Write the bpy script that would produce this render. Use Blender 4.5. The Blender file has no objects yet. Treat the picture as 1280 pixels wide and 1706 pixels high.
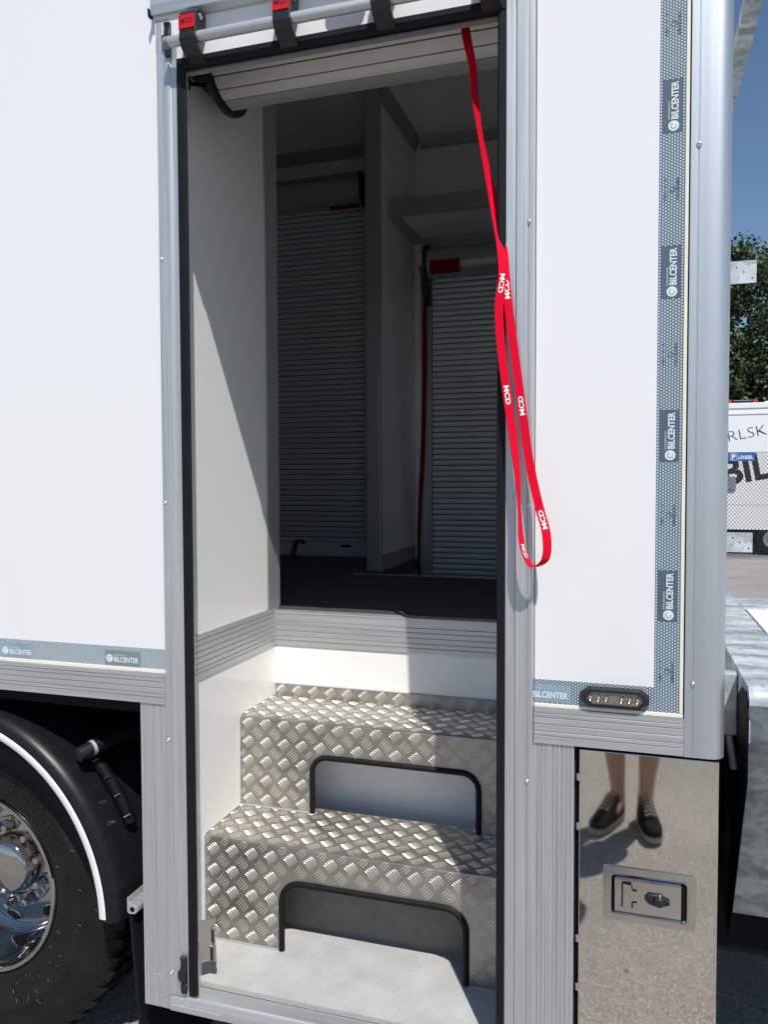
import bpy, bmesh, math, random
from math import sin, cos, pi, radians, sqrt, atan2, hypot
from mathutils import Vector, Matrix

S = bpy.context.scene
C = S.collection
rnd = random.Random(7)

# ------------------------------------------------------------------ camera, sky, sun, exposure
cd = bpy.data.cameras.new('camera')
cam = bpy.data.objects.new('camera', cd)
C.objects.link(cam)
R_ = Vector((0.95404668, 0.2996376, -0.00349917))
U_ = Vector((-0.00866983, 0.03927332, 0.99919089))
F_ = Vector((-0.29953259, 0.95324441, -0.04006639))
m = Matrix.Identity(4)
for i in range(3):
    m[i][0], m[i][1], m[i][2] = R_[i], U_[i], -F_[i]
m[0][3], m[1][3], m[2][3] = 0.0, -1.6, 1.55
cam.matrix_world = m
cd.sensor_fit = 'VERTICAL'
cd.sensor_height = 24.0
cd.lens = 1320.79 / 1706 * 24.0
cd.clip_start = 0.01
cd.clip_end = 2000
S.camera = cam

SUN = Vector((0.55, -1.0, 1.66)).normalized()       # towards the sun
W = bpy.data.worlds.new('World')
S.world = W
W.use_nodes = True
wn = W.node_tree.nodes
sky = wn.new('ShaderNodeTexSky')
sky.sky_type = 'NISHITA'
sky.sun_disc = False
sky.sun_elevation = math.asin(SUN.z)
sky.sun_rotation = atan2(SUN.x, SUN.y)
sky.altitude = 0
sky.air_density = 1.0
sky.dust_density = 0.15
sky.ozone_density = 4.2
W.node_tree.links.new(sky.outputs[0], wn['Background'].inputs[0])
wn['Background'].inputs[1].default_value = 0.09
sl = bpy.data.lights.new('sun', 'SUN')
sl.energy = 4.2
sl.angle = radians(0.5)
sl.color = (1.0, 0.955, 0.89)
so = bpy.data.objects.new('sun', sl)
so.location = SUN * 30
so.rotation_euler = SUN.to_track_quat('Z', 'Y').to_euler()
C.objects.link(so)
S.view_settings.view_transform = 'Standard'
S.view_settings.look = 'None'
S.view_settings.gamma = 1
S.view_settings.use_curve_mapping = False
S.view_settings.exposure = 0.16
S.render.engine = 'CYCLES'
S.cycles.use_denoising = True
S.cycles.max_bounces = 18
S.cycles.diffuse_bounces = 12
S.cycles.glossy_bounces = 5
S.cycles.caustics_reflective = True
S.cycles.blur_glossy = 1.0
S.cycles.sample_clamp_indirect = 6.0

# ------------------------------------------------------------------ materials
def nd(nt, t, **kw):
    n = nt.nodes.new(t)
    for k, v in kw.items():
        setattr(n, k, v)
    return n

def mat(name, col, rough=0.5, metal=0.0, spec=0.5, coat=0.0, noise=None, bump=None, rough_noise=0.0, emit=None, trans=0.0):
    """noise=(scale xyz, amount), bump=(scale, strength, distance)"""
    M = bpy.data.materials.new(name)
    M.use_nodes = True
    nt = M.node_tree
    b = nt.nodes['Principled BSDF']
    b.inputs['Base Color'].default_value = (*col, 1)
    b.inputs['Roughness'].default_value = rough
    b.inputs['Metallic'].default_value = metal
    b.inputs['Specular IOR Level'].default_value = spec
    b.inputs['Coat Weight'].default_value = coat
    b.inputs['Coat Roughness'].default_value = 0.05
    if trans:
        b.inputs['Transmission Weight'].default_value = trans
    if emit:
        b.inputs['Emission Color'].default_value = (*emit[0], 1)
        b.inputs['Emission Strength'].default_value = emit[1]
    tc = nd(nt, 'ShaderNodeTexCoord')
    if noise:
        mp = nd(nt, 'ShaderNodeMapping')
        mp.inputs['Scale'].default_value = noise[0]
        nt.links.new(tc.outputs['Object'], mp.inputs[0])
        n = nd(nt, 'ShaderNodeTexNoise')
        n.inputs['Scale'].default_value = 1
        n.inputs['Detail'].default_value = 6
        nt.links.new(mp.outputs[0], n.inputs['Vector'])
        mr = nd(nt, 'ShaderNodeMapRange')
        mr.inputs['From Min'].default_value = 0.25
        mr.inputs['From Max'].default_value = 0.75
        mr.inputs['To Min'].default_value = 1 - noise[1]
        mr.inputs['To Max'].default_value = 1 + noise[1]
        nt.links.new(n.outputs[0], mr.inputs[0])
        mx = nd(nt, 'ShaderNodeVectorMath', operation='SCALE')
        mx.inputs[0].default_value = col
        nt.links.new(mr.outputs[0], mx.inputs['Scale'])
        nt.links.new(mx.outputs[0], b.inputs['Base Color'])
        if rough_noise:
            r2 = nd(nt, 'ShaderNodeMapRange')
            r2.inputs['From Min'].default_value = 0.25
            r2.inputs['From Max'].default_value = 0.75
            r2.inputs['To Min'].default_value = max(0.02, rough - rough_noise)
            r2.inputs['To Max'].default_value = rough + rough_noise
            nt.links.new(n.outputs[0], r2.inputs[0])
            nt.links.new(r2.outputs[0], b.inputs['Roughness'])
    if bump:
        n2 = nd(nt, 'ShaderNodeTexNoise')
        n2.inputs['Scale'].default_value = bump[0]
        n2.inputs['Detail'].default_value = 4
        nt.links.new(tc.outputs['Object'], n2.inputs['Vector'])
        bp = nd(nt, 'ShaderNodeBump')
        bp.inputs['Strength'].default_value = bump[1]
        bp.inputs['Distance'].default_value = bump[2]
        nt.links.new(n2.outputs[0], bp.inputs['Height'])
        nt.links.new(bp.outputs[0], b.inputs['Normal'])
    return M

M = {}
M['white'] = mat('white_gelcoat', (0.785, 0.795, 0.80), 0.24, noise=((1.5, 1.5, 1.2), 0.02), rough_noise=0.07, bump=(2.2, 0.07, 0.02))
M['white_in'] = mat('white_interior_panel', (0.88, 0.88, 0.86), 0.16, noise=((3, 3, 2), 0.02), bump=(2.5, 0.05, 0.02))
M['cream'] = mat('cream_sealant', (0.80, 0.755, 0.66), 0.5, noise=((40, 40, 40), 0.05))
M['alu_v'] = mat('anodised_aluminium_upright', (0.58, 0.595, 0.605), 0.48, 0.72, noise=((160, 160, 2.0), 0.12), rough_noise=0.09)
M['alu_h'] = mat('anodised_aluminium_lengthwise', (0.58, 0.59, 0.595), 0.48, 0.72, noise=((2.0, 160, 160), 0.12), rough_noise=0.09)
M['alu_post'] = mat('satin_aluminium_post', (0.56, 0.585, 0.615), 0.44, 0.78, noise=((60, 60, 0.6), 0.03), rough_noise=0.03)
M['alu_in'] = mat('interior_aluminium', (0.42, 0.43, 0.435), 0.42, 0.5, noise=((4, 90, 90), 0.06))
M['slat_alu'] = mat('shutter_aluminium', (0.80, 0.83, 0.87), 0.38, 0.12, noise=((5, 60, 90), 0.08))
M['curtain_alu'] = mat('curtain_aluminium', (0.60, 0.585, 0.56), 0.5, 0.35, noise=((6, 60, 90), 0.03))
M['rubber'] = mat('black_rubber', (0.008, 0.009, 0.012), 0.6, spec=0.2, noise=((30, 30, 30), 0.2))
M['plastic'] = mat('black_plastic', (0.014, 0.015, 0.018), 0.38, noise=((60, 60, 60), 0.2), bump=(600, 0.15, 0.001))
M['fender'] = mat('black_mudguard_plastic', (0.008, 0.009, 0.010), 0.36, spec=0.3, noise=((40, 40, 40), 0.25), bump=(500, 0.12, 0.001))
M['chassis'] = mat('chassis_black_paint', (0.005, 0.005, 0.006), 0.6, spec=0.15, noise=((20, 20, 20), 0.3))
M['tread'] = mat('tread_plate_aluminium', (0.39, 0.365, 0.325), 0.38, 0.78, noise=((17, 17, 17), 0.24), rough_noise=0.14)
M['bar'] = mat('tread_bar_aluminium', (0.80, 0.765, 0.705), 0.31, 0.66, noise=((60, 60, 60), 0.06))  # paler than the plate, painting in the light caught on the bars
M['sealant'] = mat('grey_sealant', (0.34, 0.375, 0.40), 0.5)
M['mat'] = mat('light_grey_grip_mat', (0.40, 0.405, 0.395), 0.55, noise=((12, 12, 12), 0.12))
M['floor'] = mat('black_rubber_floor', (0.030, 0.032, 0.036), 0.45, noise=((8, 8, 8), 0.25))
M['rib'] = mat('floor_rib_rubber', (0.060, 0.063, 0.068), 0.26)
M['chrome'] = mat('chrome', (0.46, 0.445, 0.43), 0.07, 1.0, noise=((12, 12, 12), 0.12), rough_noise=0.05)
M['stainless'] = mat('polished_stainless', (0.76, 0.725, 0.665), 0.028, 1.0, noise=((5, 5, 9), 0.02), rough_noise=0.012, bump=(3.0, 0.035, 0.004))
M['steel'] = mat('pressed_steel', (0.62, 0.60, 0.56), 0.16, 1.0, noise=((30, 30, 30), 0.04))
M['screw'] = mat('zinc_screw', (0.75, 0.75, 0.75), 0.25, 1.0)
M['white_paint'] = mat('white_paint_stripe', (0.80, 0.80, 0.78), 0.4)
M['strap_shade_tone'] = mat('red_webbing_shade_tone', (0.22, 0.004, 0.012), 0.8, spec=0.05, noise=((700, 700, 700), 0.12))  # same red webbing, darkened in colour to stand for the cabin's shade
M['label_shade_tone'] = mat('red_strip_shade_tone', (0.26, 0.006, 0.010), 0.5, spec=0.1)  # red label colour with the cabin's shade painted in
M['label_red'] = mat('red_label', (0.60, 0.012, 0.018), 0.5, spec=0.2, noise=((200, 200, 200), 0.06))
M['ink'] = mat('black_print', (0.015, 0.015, 0.017), 0.5)
M['white_print'] = mat('white_print', (0.80, 0.80, 0.80), 0.55)
M['strap'] = mat('red_webbing', (0.74, 0.004, 0.030), 0.8, spec=0.08, noise=((700, 700, 700), 0.12), bump=(1100, 0.8, 0.0015))
M['patch'] = mat('slate_label_film', (0.085, 0.115, 0.16), 0.4, noise=((30, 30, 30), 0.05))
M['patch_pale'] = mat('pale_blue_label_film', (0.25, 0.34, 0.42), 0.4, noise=((25, 25, 25), 0.12))
M['logo'] = mat('pale_print', (0.66, 0.74, 0.77), 0.5)
M['lens'] = mat('faceted_lens', (0.30, 0.285, 0.27), 0.22, 0.6, bump=(380, 0.6, 0.0015))
M['led'] = mat('unlit_amber_chip', (0.55, 0.33, 0.15), 0.3)
M['led_cup'] = mat('reflector_cup', (0.30, 0.29, 0.28), 0.15, 1.0)
M['skin'] = mat('skin', (0.50, 0.30, 0.22), 0.5, noise=((20, 20, 20), 0.08))
M['shoe'] = mat('black_shoe_mesh', (0.012, 0.012, 0.014), 0.85, spec=0.1, noise=((200, 200, 200), 0.4))
M['sole'] = mat('shoe_sole', (0.42, 0.37, 0.30), 0.7)
M['shorts'] = mat('navy_cotton', (0.03, 0.035, 0.05), 0.9)
M['shirt'] = mat('grey_cotton', (0.25, 0.26, 0.28), 0.9)
M['hair'] = mat('brown_hair', (0.05, 0.03, 0.02), 0.6)
M['sign_blue'] = mat('sign_blue', (0.02, 0.12, 0.38), 0.4)
M['trailer_white'] = mat('trailer_white', (0.78, 0.79, 0.80), 0.35, noise=((0.7, 0.7, 0.7), 0.03))
M['wire'] = mat('zinc_wire', (0.06, 0.062, 0.065), 0.7, 0.1)
M['red_lens'] = mat('red_lamp_lens', (0.45, 0.01, 0.01), 0.15, coat=0.5)
M['bark'] = mat('bark', (0.06, 0.05, 0.04), 0.9, noise=((8, 8, 3), 0.4))
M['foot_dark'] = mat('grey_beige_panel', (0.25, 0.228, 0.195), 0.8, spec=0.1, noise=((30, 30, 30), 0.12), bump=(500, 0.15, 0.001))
M['tyre'] = mat('tyre_rubber', (0.010, 0.0105, 0.010), 0.62, spec=0.22, noise=((9, 9, 9), 0.6), rough_noise=0.15, bump=(300, 0.2, 0.001))
M['grey_box'] = mat('grey_enamel', (0.22, 0.24, 0.26), 0.4)

def mat_galv():
    g = mat('galvanised_steel', (0.5, 0.54, 0.57), 0.5, 0.30)
    nt = g.node_tree
    b = nt.nodes['Principled BSDF']
    tc = nd(nt, 'ShaderNodeTexCoord')
    v = nd(nt, 'ShaderNodeTexVoronoi')
    v.inputs['Scale'].default_value = 55
    n = nd(nt, 'ShaderNodeTexNoise')
    n.inputs['Scale'].default_value = 9
    n.inputs['Detail'].default_value = 7
    mp = nd(nt, 'ShaderNodeMapping')
    mp.inputs['Scale'].default_value = (0.5, 2.0, 2.0)
    nt.links.new(tc.outputs['Object'], mp.inputs[0])
    nt.links.new(mp.outputs[0], n.inputs['Vector'])
    nt.links.new(tc.outputs['Object'], v.inputs['Vector'])
    bw = nd(nt, 'ShaderNodeSeparateColor')
    nt.links.new(v.outputs['Color'], bw.inputs[0])
    a = nd(nt, 'ShaderNodeMath', operation='MULTIPLY_ADD')
    a.inputs[1].default_value = 0.25
    nt.links.new(bw.outputs[0], a.inputs[0])
    nt.links.new(n.outputs[0], a.inputs[2])
    cr = nd(nt, 'ShaderNodeValToRGB')
    cr.color_ramp.elements[0].position = 0.44
    cr.color_ramp.elements[0].color = (0.26, 0.295, 0.32, 1)
    cr.color_ramp.elements[1].position = 0.80
    cr.color_ramp.elements[1].color = (0.57, 0.61, 0.64, 1)
    nt.links.new(a.outputs[0], cr.inputs[0])
    nt.links.new(cr.outputs[0], b.inputs['Base Color'])
    r = nd(nt, 'ShaderNodeMapRange')
    r.inputs['To Min'].default_value = 0.5
    r.inputs['To Max'].default_value = 0.75
    nt.links.new(n.outputs[0], r.inputs[0])
    nt.links.new(r.outputs[0], b.inputs['Roughness'])
    return g
M['galv'] = mat_galv()

def mat_asphalt():
    g = mat('asphalt', (0.3, 0.28, 0.25), 0.85, spec=0.3)
    nt = g.node_tree
    b = nt.nodes['Principled BSDF']
    tc = nd(nt, 'ShaderNodeTexCoord')
    def noise(scale, detail=5):
        n = nd(nt, 'ShaderNodeTexNoise')
        n.inputs['Scale'].default_value = scale
        n.inputs['Detail'].default_value = detail
        nt.links.new(tc.outputs['Object'], n.inputs['Vector'])
        return n
    big, fine = noise(0.9), noise(60, 3)
    v = nd(nt, 'ShaderNodeTexVoronoi')
    v.inputs['Scale'].default_value = 210
    nt.links.new(tc.outputs['Object'], v.inputs['Vector'])
    sc = nd(nt, 'ShaderNodeSeparateColor')
    nt.links.new(v.outputs['Color'], sc.inputs[0])
    cr = nd(nt, 'ShaderNodeValToRGB')
    e = cr.color_ramp.elements
    e[0].position, e[0].color = 0.0, (0.22, 0.21, 0.195, 1)
    e[1].position, e[1].color = 1.0, (0.56, 0.535, 0.495, 1)
    x = cr.color_ramp.elements.new(0.6)
    x.color = (0.345, 0.328, 0.303, 1)
    x = cr.color_ramp.elements.new(0.9)
    x.color = (0.41, 0.39, 0.36, 1)
    nt.links.new(sc.outputs[0], cr.inputs[0])
    # tar spots and stains
    sp = nd(nt, 'ShaderNodeTexVoronoi')
    sp.inputs['Scale'].default_value = 7
    nt.links.new(tc.outputs['Object'], sp.inputs['Vector'])
    wob = nd(nt, 'ShaderNodeMath', operation='MULTIPLY_ADD')
    wob.inputs[1].default_value = 0.22
    nt.links.new(noise(35, 3).outputs[0], wob.inputs[0])
    nt.links.new(sp.outputs['Distance'], wob.inputs[2])
    th = nd(nt, 'ShaderNodeMapRange')
    th.inputs['From Min'].default_value = 0.165
    th.inputs['From Max'].default_value = 0.185
    th.inputs['To Min'].default_value = 0.35
    th.inputs['To Max'].default_value = 1.0
    nt.links.new(wob.outputs[0], th.inputs[0])
    m1 = nd(nt, 'ShaderNodeMapRange')
    m1.inputs['From Min'].default_value = 0.3
    m1.inputs['From Max'].default_value = 0.7
    m1.inputs['To Min'].default_value = 0.85
    m1.inputs['To Max'].default_value = 1.12
    nt.links.new(big.outputs[0], m1.inputs[0])
    mm = nd(nt, 'ShaderNodeMath', operation='MULTIPLY')
    nt.links.new(m1.outputs[0], mm.inputs[0])
    nt.links.new(th.outputs[0], mm.inputs[1])
    s2 = nd(nt, 'ShaderNodeVectorMath', operation='SCALE')
    nt.links.new(cr.outputs[0], s2.inputs[0])
    nt.links.new(mm.outputs[0], s2.inputs['Scale'])
    nt.links.new(s2.outputs[0], b.inputs['Base Color'])
    bp = nd(nt, 'ShaderNodeBump')
    bp.inputs['Strength'].default_value = 0.7
    bp.inputs['Distance'].default_value = 0.006
    ad = nd(nt, 'ShaderNodeMath', operation='ADD')
    nt.links.new(v.outputs['Distance'], ad.inputs[0])
    nt.links.new(fine.outputs[0], ad.inputs[1])
    nt.links.new(ad.outputs[0], bp.inputs['Height'])
    nt.links.new(bp.outputs[0], b.inputs['Normal'])
    return g
M['asphalt'] = mat_asphalt()

def mat_tape(name, dark, light):
    g = mat(name, dark, 0.35)
    nt = g.node_tree
    b = nt.nodes['Principled BSDF']
    tc = nd(nt, 'ShaderNodeTexCoord')
    k = 2 * pi / 0.0050
    tot = None
    for ang in (0, 60, 120):
        d = nd(nt, 'ShaderNodeVectorMath', operation='DOT_PRODUCT')
        d.inputs[1].default_value = (k * cos(radians(ang)), 0, k * sin(radians(ang)))
        nt.links.new(tc.outputs['Object'], d.inputs[0])
        c = nd(nt, 'ShaderNodeMath', operation='COSINE')
        nt.links.new(d.outputs['Value'], c.inputs[0])
        if tot is None:
            tot = c
        else:
            a = nd(nt, 'ShaderNodeMath', operation='ADD')
            nt.links.new(tot.outputs[0], a.inputs[0])
            nt.links.new(c.outputs[0], a.inputs[1])
            tot = a
    cr = nd(nt, 'ShaderNodeValToRGB')
    mr = nd(nt, 'ShaderNodeMapRange')
    mr.inputs['From Min'].default_value = -1.5
    mr.inputs['From Max'].default_value = 3.0
    nt.links.new(tot.outputs[0], mr.inputs[0])
    e = cr.color_ramp.elements
    e[0].position, e[0].color = 0.10, (*dark, 1)
    e[1].position, e[1].color = 0.62, (*light, 1)
    nt.links.new(mr.outputs[0], cr.inputs[0])
    nt.links.new(cr.outputs[0], b.inputs['Base Color'])
    return g
M['tape'] = mat_tape('reflective_tape_slate', (0.07, 0.105, 0.15), (0.48, 0.57, 0.62))
M['tape_pale'] = mat_tape('reflective_tape_pale', (0.22, 0.26, 0.29), (0.50, 0.56, 0.60))

def mat_leaf(name, col):
    g = mat(name, col, 0.55, noise=((0.6, 0.6, 0.6), 0.45))
    b = g.node_tree.nodes['Principled BSDF']
    b.inputs['Subsurface Weight'].default_value = 0.0
    return g
M['leaf'] = mat_leaf('leaves', (0.032, 0.055, 0.015))

# ------------------------------------------------------------------ builders
class MB:
    def __init__(s):
        s.v, s.f, s.m = [], [], []
    def add(s, v, f, mi=0):
        o = len(s.v)
        s.v += [tuple(p) for p in v]
        s.f += [tuple(i + o for i in q) for q in f]
        s.m += [mi] * len(f)
        return s
    def box(s, x0, x1, y0, y1, z0, z1, mi=0):
        v = [(x, y, z) for x in (x0, x1) for y in (y0, y1) for z in (z0, z1)]
        return s.add(v, [(0, 1, 3, 2), (4, 6, 7, 5), (0, 4, 5, 1), (2, 3, 7, 6), (0, 2, 6, 4), (1, 5, 7, 3)], mi)
    def prism(s, poly, axis, a0, a1, mi=0):
        def P(p, a):
            return (a, p[0], p[1]) if axis == 'x' else (p[0], a, p[1]) if axis == 'y' else (p[0], p[1], a)
        n = len(poly)
        v = [P(p, a0) for p in poly] + [P(p, a1) for p in poly]
        f = [(i, (i + 1) % n, n + (i + 1) % n, n + i) for i in range(n)]
        return s.add(v, f + [tuple(range(n))[::-1], tuple(range(n, 2 * n))], mi)
    def tube(s, path, r, n=10, cap=True, mi=0, flat=None):
        path = [Vector(p) for p in path]
        rr = r if isinstance(r, (list, tuple)) else [r] * len(path)
        v, f = [], []
        t0 = (path[1] - path[0]).normalized()
        ref = Vector((0, 0, 1)) if abs(t0.z) < 0.9 else Vector((1, 0, 0))
        a = t0.cross(ref).normalized()
        for i, p in enumerate(path):
            t = (path[min(i + 1, len(path) - 1)] - path[max(i - 1, 0)]).normalized()
            a = (a - t * a.dot(t)).normalized()
            b = t.cross(a)
            for k in range(n):
                q = 2 * pi * k / n
                v.append(p + (a * cos(q) + b * sin(q)) * rr[i])
        for i in range(len(path) - 1):
            for k in range(n):
                f.append((i * n + k, i * n + (k + 1) % n, (i + 1) * n + (k + 1) % n, (i + 1) * n + k))
        if cap:
            f += [tuple(range(n))[::-1], tuple(range((len(path) - 1) * n, len(path) * n))]
        return s.add(v, f, mi)
    def lathe(s, prof, c, axis='y', n=32, a0=0.0, a1=2 * pi, mi=0, closed=False):
        """prof = [(radius, position along the axis)]"""
        full = abs(a1 - a0) > 2 * pi - 1e-6
        N = n if full else n + 1
        v, f = [], []
        for k in range(N):
            q = a0 + (a1 - a0) * k / n
            for r, h in prof:
                if axis == 'y':
                    v.append((c[0] + r * cos(q), c[1] + h, c[2] + r * sin(q)))
                elif axis == 'x':
                    v.append((c[0] + h, c[1] + r * cos(q), c[2] + r * sin(q)))
                else:
                    v.append((c[0] + r * cos(q), c[1] + r * sin(q), c[2] + h))
        L = len(prof)
        for k in range(n):
            k2 = (k + 1) % N
            for i in range(L if closed else L - 1):
                j = (i + 1) % L
                f.append((k * L + i, k * L + j, k2 * L + j, k2 * L + i))
        if closed and not full:
            f += [tuple(range(L)), tuple(range((N - 1) * L, N * L))[::-1]]
        return s.add(v, f, mi)
    def mesh(s, name, mats, smooth=None):
        me = bpy.data.meshes.new(name)
        me.from_pydata(s.v, [], s.f)
        for x in (mats if isinstance(mats, (list, tuple)) else [mats]):
            me.materials.append(M[x] if isinstance(x, str) else x)
        me.polygons.foreach_set('material_index', s.m)
        bm = bmesh.new()
        bm.from_mesh(me)
        bmesh.ops.recalc_face_normals(bm, faces=bm.faces)
        bm.to_mesh(me)
        bm.free()
        if smooth:
            me.polygons.foreach_set('use_smooth', [True] * len(me.polygons))
            me.set_sharp_from_angle(angle=radians(smooth))
        return me
    def build(s, name, mats, parent=None, smooth=None, bevel=0, kind=None, recalc=True):
        return link(name, s.mesh(name, mats, smooth), parent, bevel, kind)

def link(name, me, parent=None, bevel=0, kind=None):
    o = bpy.data.objects.new(name, me)
    C.objects.link(o)
    setpar(o, parent)
    if bevel:
        b = o.modifiers.new('bevel', 'BEVEL')
        b.width = bevel
        b.segments = 2
        b.limit_method = 'ANGLE'
        b.angle_limit = radians(40)
    if kind:
        o['kind'] = kind
    return o

def setpar(o, parent):
    if parent is None:
        return
    o.parent = parent
    if parent.type == 'EMPTY':
        o.matrix_parent_inverse = Matrix.Translation(-parent.location)

def thing(name, label, cat, loc, group=None):
    o = bpy.data.objects.new(name, None)
    o.location = loc
    o.empty_display_size = 0.2
    C.objects.link(o)
    return tag(o, label, cat, group)

def tag(o, label, cat, group=None):
    o['label'] = label
    o['category'] = cat
    if group:
        o['group'] = group
    return o

def dup(o, offset, parent=None, rot=None):
    """copy of a part and of its sub-parts, moved by offset"""
    c = o.copy()
    c.location = Vector(o.location) + Vector(offset)
    if rot:
        c.rotation_euler = rot
    if parent:
        c.parent = parent
    C.objects.link(c)
    for ch in o.children:
        k = ch.copy()
        k.parent = c
        C.objects.link(k)
    return c

def curve_mesh(cu):
    ob = bpy.data.objects.new('tmp', cu)
    C.objects.link(ob)
    dg = bpy.context.evaluated_depsgraph_get()
    me = bpy.data.meshes.new_from_object(ob.evaluated_get(dg))
    bpy.data.objects.remove(ob)
    v = [tuple(p.co) for p in me.vertices]
    f = [tuple(p.vertices) for p in me.polygons]
    bpy.data.meshes.remove(me)
    return v, f

_tc = {}
def text(body, bold=0.0):
    """flat letters: (verts, faces) in a box starting at (0,0), cap height 1"""
    key = (body, bold)
    if key not in _tc:
        cu = bpy.data.curves.new('t', 'FONT')
        cu.body = body
        cu.size = 1
        cu.offset = bold
        cu.resolution_u = 3
        v, f = curve_mesh(cu)
        x0 = min(p[0] for p in v); y0 = min(p[1] for p in v)
        h = max(p[1] for p in v) - y0
        _tc[key] = ([((p[0] - x0) / h, (p[1] - y0) / h) for p in v], f, (max(p[0] for p in v) - x0) / h)
    return _tc[key]

def text_into(mb, body, fn, u0, v0, w=None, h=0.01, bold=0.0, mi=0):
    """letters mapped by fn(u, v); fitted to width w and cap height h"""
    vs, f, tw = text(body, bold)
    sx = (w / tw) if w else h
    mb.add([fn(u0 + p[0] * sx, v0 + p[1] * h) for p in vs], f, mi)
    return tw * sx

def plate(mb, outer, holes, fn, t, mi=0):
    """2D outline with holes, thickness t; fn(u, v, w) -> world"""
    cu = bpy.data.curves.new('p', 'CURVE')
    cu.dimensions = '2D'
    cu.fill_mode = 'BOTH'
    for pts in [outer] + list(holes):
        sp = cu.splines.new('POLY')
        sp.points.add(len(pts) - 1)
        for p, q in zip(sp.points, pts):
            p.co = (q[0], q[1], 0, 1)
        sp.use_cyclic_u = True
    cu.extrude = t / 2
    v, f = curve_mesh(cu)
    mb.add([fn(*p) for p in v], f, mi)

def rrect(u0, u1, v0, v1, r, n=5):
    o = []
    for cx, cy, a in ((u1 - r, v1 - r, 0), (u0 + r, v1 - r, 90), (u0 + r, v0 + r, 180), (u1 - r, v0 + r, 270)):
        for k in range(n + 1):
            q = radians(a + 90 * k / n)
            o.append((cx + r * cos(q), cy + r * sin(q)))
    return o

def circle(cx, cy, r, n=16):
    return [(cx + r * cos(2 * pi * k / n), cy + r * sin(2 * pi * k / n)) for k in range(n)]

def ribbed(t0, t1, grooves, front, back, gw=0.003, gd=0.0025):
    """cross-section (depth, t) of a flat profile with V grooves in its front"""
    p = [(front, t0)]
    for g in grooves:
        p += [(front, g - gw / 2), (front + gd, g), (front, g + gw / 2)]
    return p + [(front, t1), (back, t1), (back, t0)]

# ------------------------------------------------------------------ ground
gb = MB()
gb.add([(-400, -400, 0), (400, -400, 0), (400, 400, 0), (-400, 400, 0)], [(0, 1, 2, 3)])
g = gb.build('ground', 'asphalt', kind='structure')
g['label'] = 'sun bleached grey asphalt yard'

# ------------------------------------------------------------------ the truck
T = thing('box_truck', 'white box truck with open side door, tread plate steps and aluminium frame', 'truck', (0, 0, 0))
XL, XW, XR = -1.037, -1.07, -0.187      # edge of left panel, wall of the step well, edge of right panel
FL = 1.138                              # cabin floor height
YB = 0.658                              # depth of the step well
YF = 2.40                               # inside of the far wall
ZC = 3.30                               # ceiling

# outside skin
MB().box(-6.5, XL - 0.0015, 0.0, 0.045, 1.103, 3.42).build('side_panel', 'white', T)
MB().box(XR + 0.0015, 0.096, 0.0, 0.045, 1.096, 3.42).build('side_panel', 'white', T)
MB().box(XL, XR, 0.01, 0.045, 2.66, 3.42).build('side_panel', 'white', T)
MB().box(-6.5, 0.13, 0.05, 2.50, 3.36, 3.42).build('roof', 'white', T)
MB().box(-6.5, 0.13, 2.455, 2.50, 1.0, 3.355).build('far_side_panel', 'white', T)
MB().box(0.135, 0.168, 0.05, 2.50, 1.03, 3.42).build('rear_panel', 'white', T)
MB().box(-6.5, -6.46, 0.05, 2.45, 1.0, 3.355).build('front_panel', 'white', T)

# rear corner post with a rounded outer edge
cp = [(0.0975, -0.004), (0.1105, -0.004), (0.1112, -0.0025), (0.1122, -0.0025), (0.113, -0.004)]
for k in range(0, 9):
    q = radians(-90 + 90 * k / 8)
    cp.append((0.142 + 0.029 * cos(q), 0.025 + 0.029 * sin(q)))
cp += [(0.171, 0.08), (0.169, 0.08), (0.169, 0.049), (0.0975, 0.049)]
MB().prism(cp, 'z', 1.020, 3.45).build('corner_post', 'alu_post', T, smooth=40)
MB().box(0.095, 0.0972, -0.0005, 0.03, 1.1, 3.42).build('panel_gap', 'rubber', T)

# bottom profiles
MB().prism(ribbed(1.028, 1.0995, [1.043, 1.052, 1.066, 1.080, 1.089], -0.006, 0.05), 'x', -6.5, XL - 0.001).build('bottom_profile', 'alu_h', T)
MB().prism(ribbed(1.0215, 1.0935, [1.037, 1.046, 1.060, 1.074, 1.083], -0.006, 0.05), 'x', XR + 0.001, 0.0968).build('bottom_profile', 'alu_h', T)
MB().box(-6.5, XL - 0.001, -0.003, 0.02, 1.1, 1.1085).build('sealant_strip', 'cream', T, bevel=0.001)
MB().box(XR + 0.001, 0.0945, -0.003, 0.02, 1.0942, 1.1015).build('sealant_strip', 'cream', T, bevel=0.001)
MB().box(0.0882, 0.0945, -0.003, 0.02, 1.1020, 3.42).build('sealant_strip', 'cream', T, bevel=0.001)

# reflective tape, a flat film on the panels
def film(x0, x1, z0, z1, m_, y=-0.0006):
    return MB().box(x0, x1, y, 0.001, z0, z1).build('reflective_tape', m_, T)
tv = film(0.0425, 0.0875, 1.150, 3.35, 'tape')
tr = film(XR + 0.002, 0.0875, 1.102, 1.1495, 'tape')
tl = film(-6.4, XL - 0.002, 1.109, 1.1565, 'tape_pale')

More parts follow.
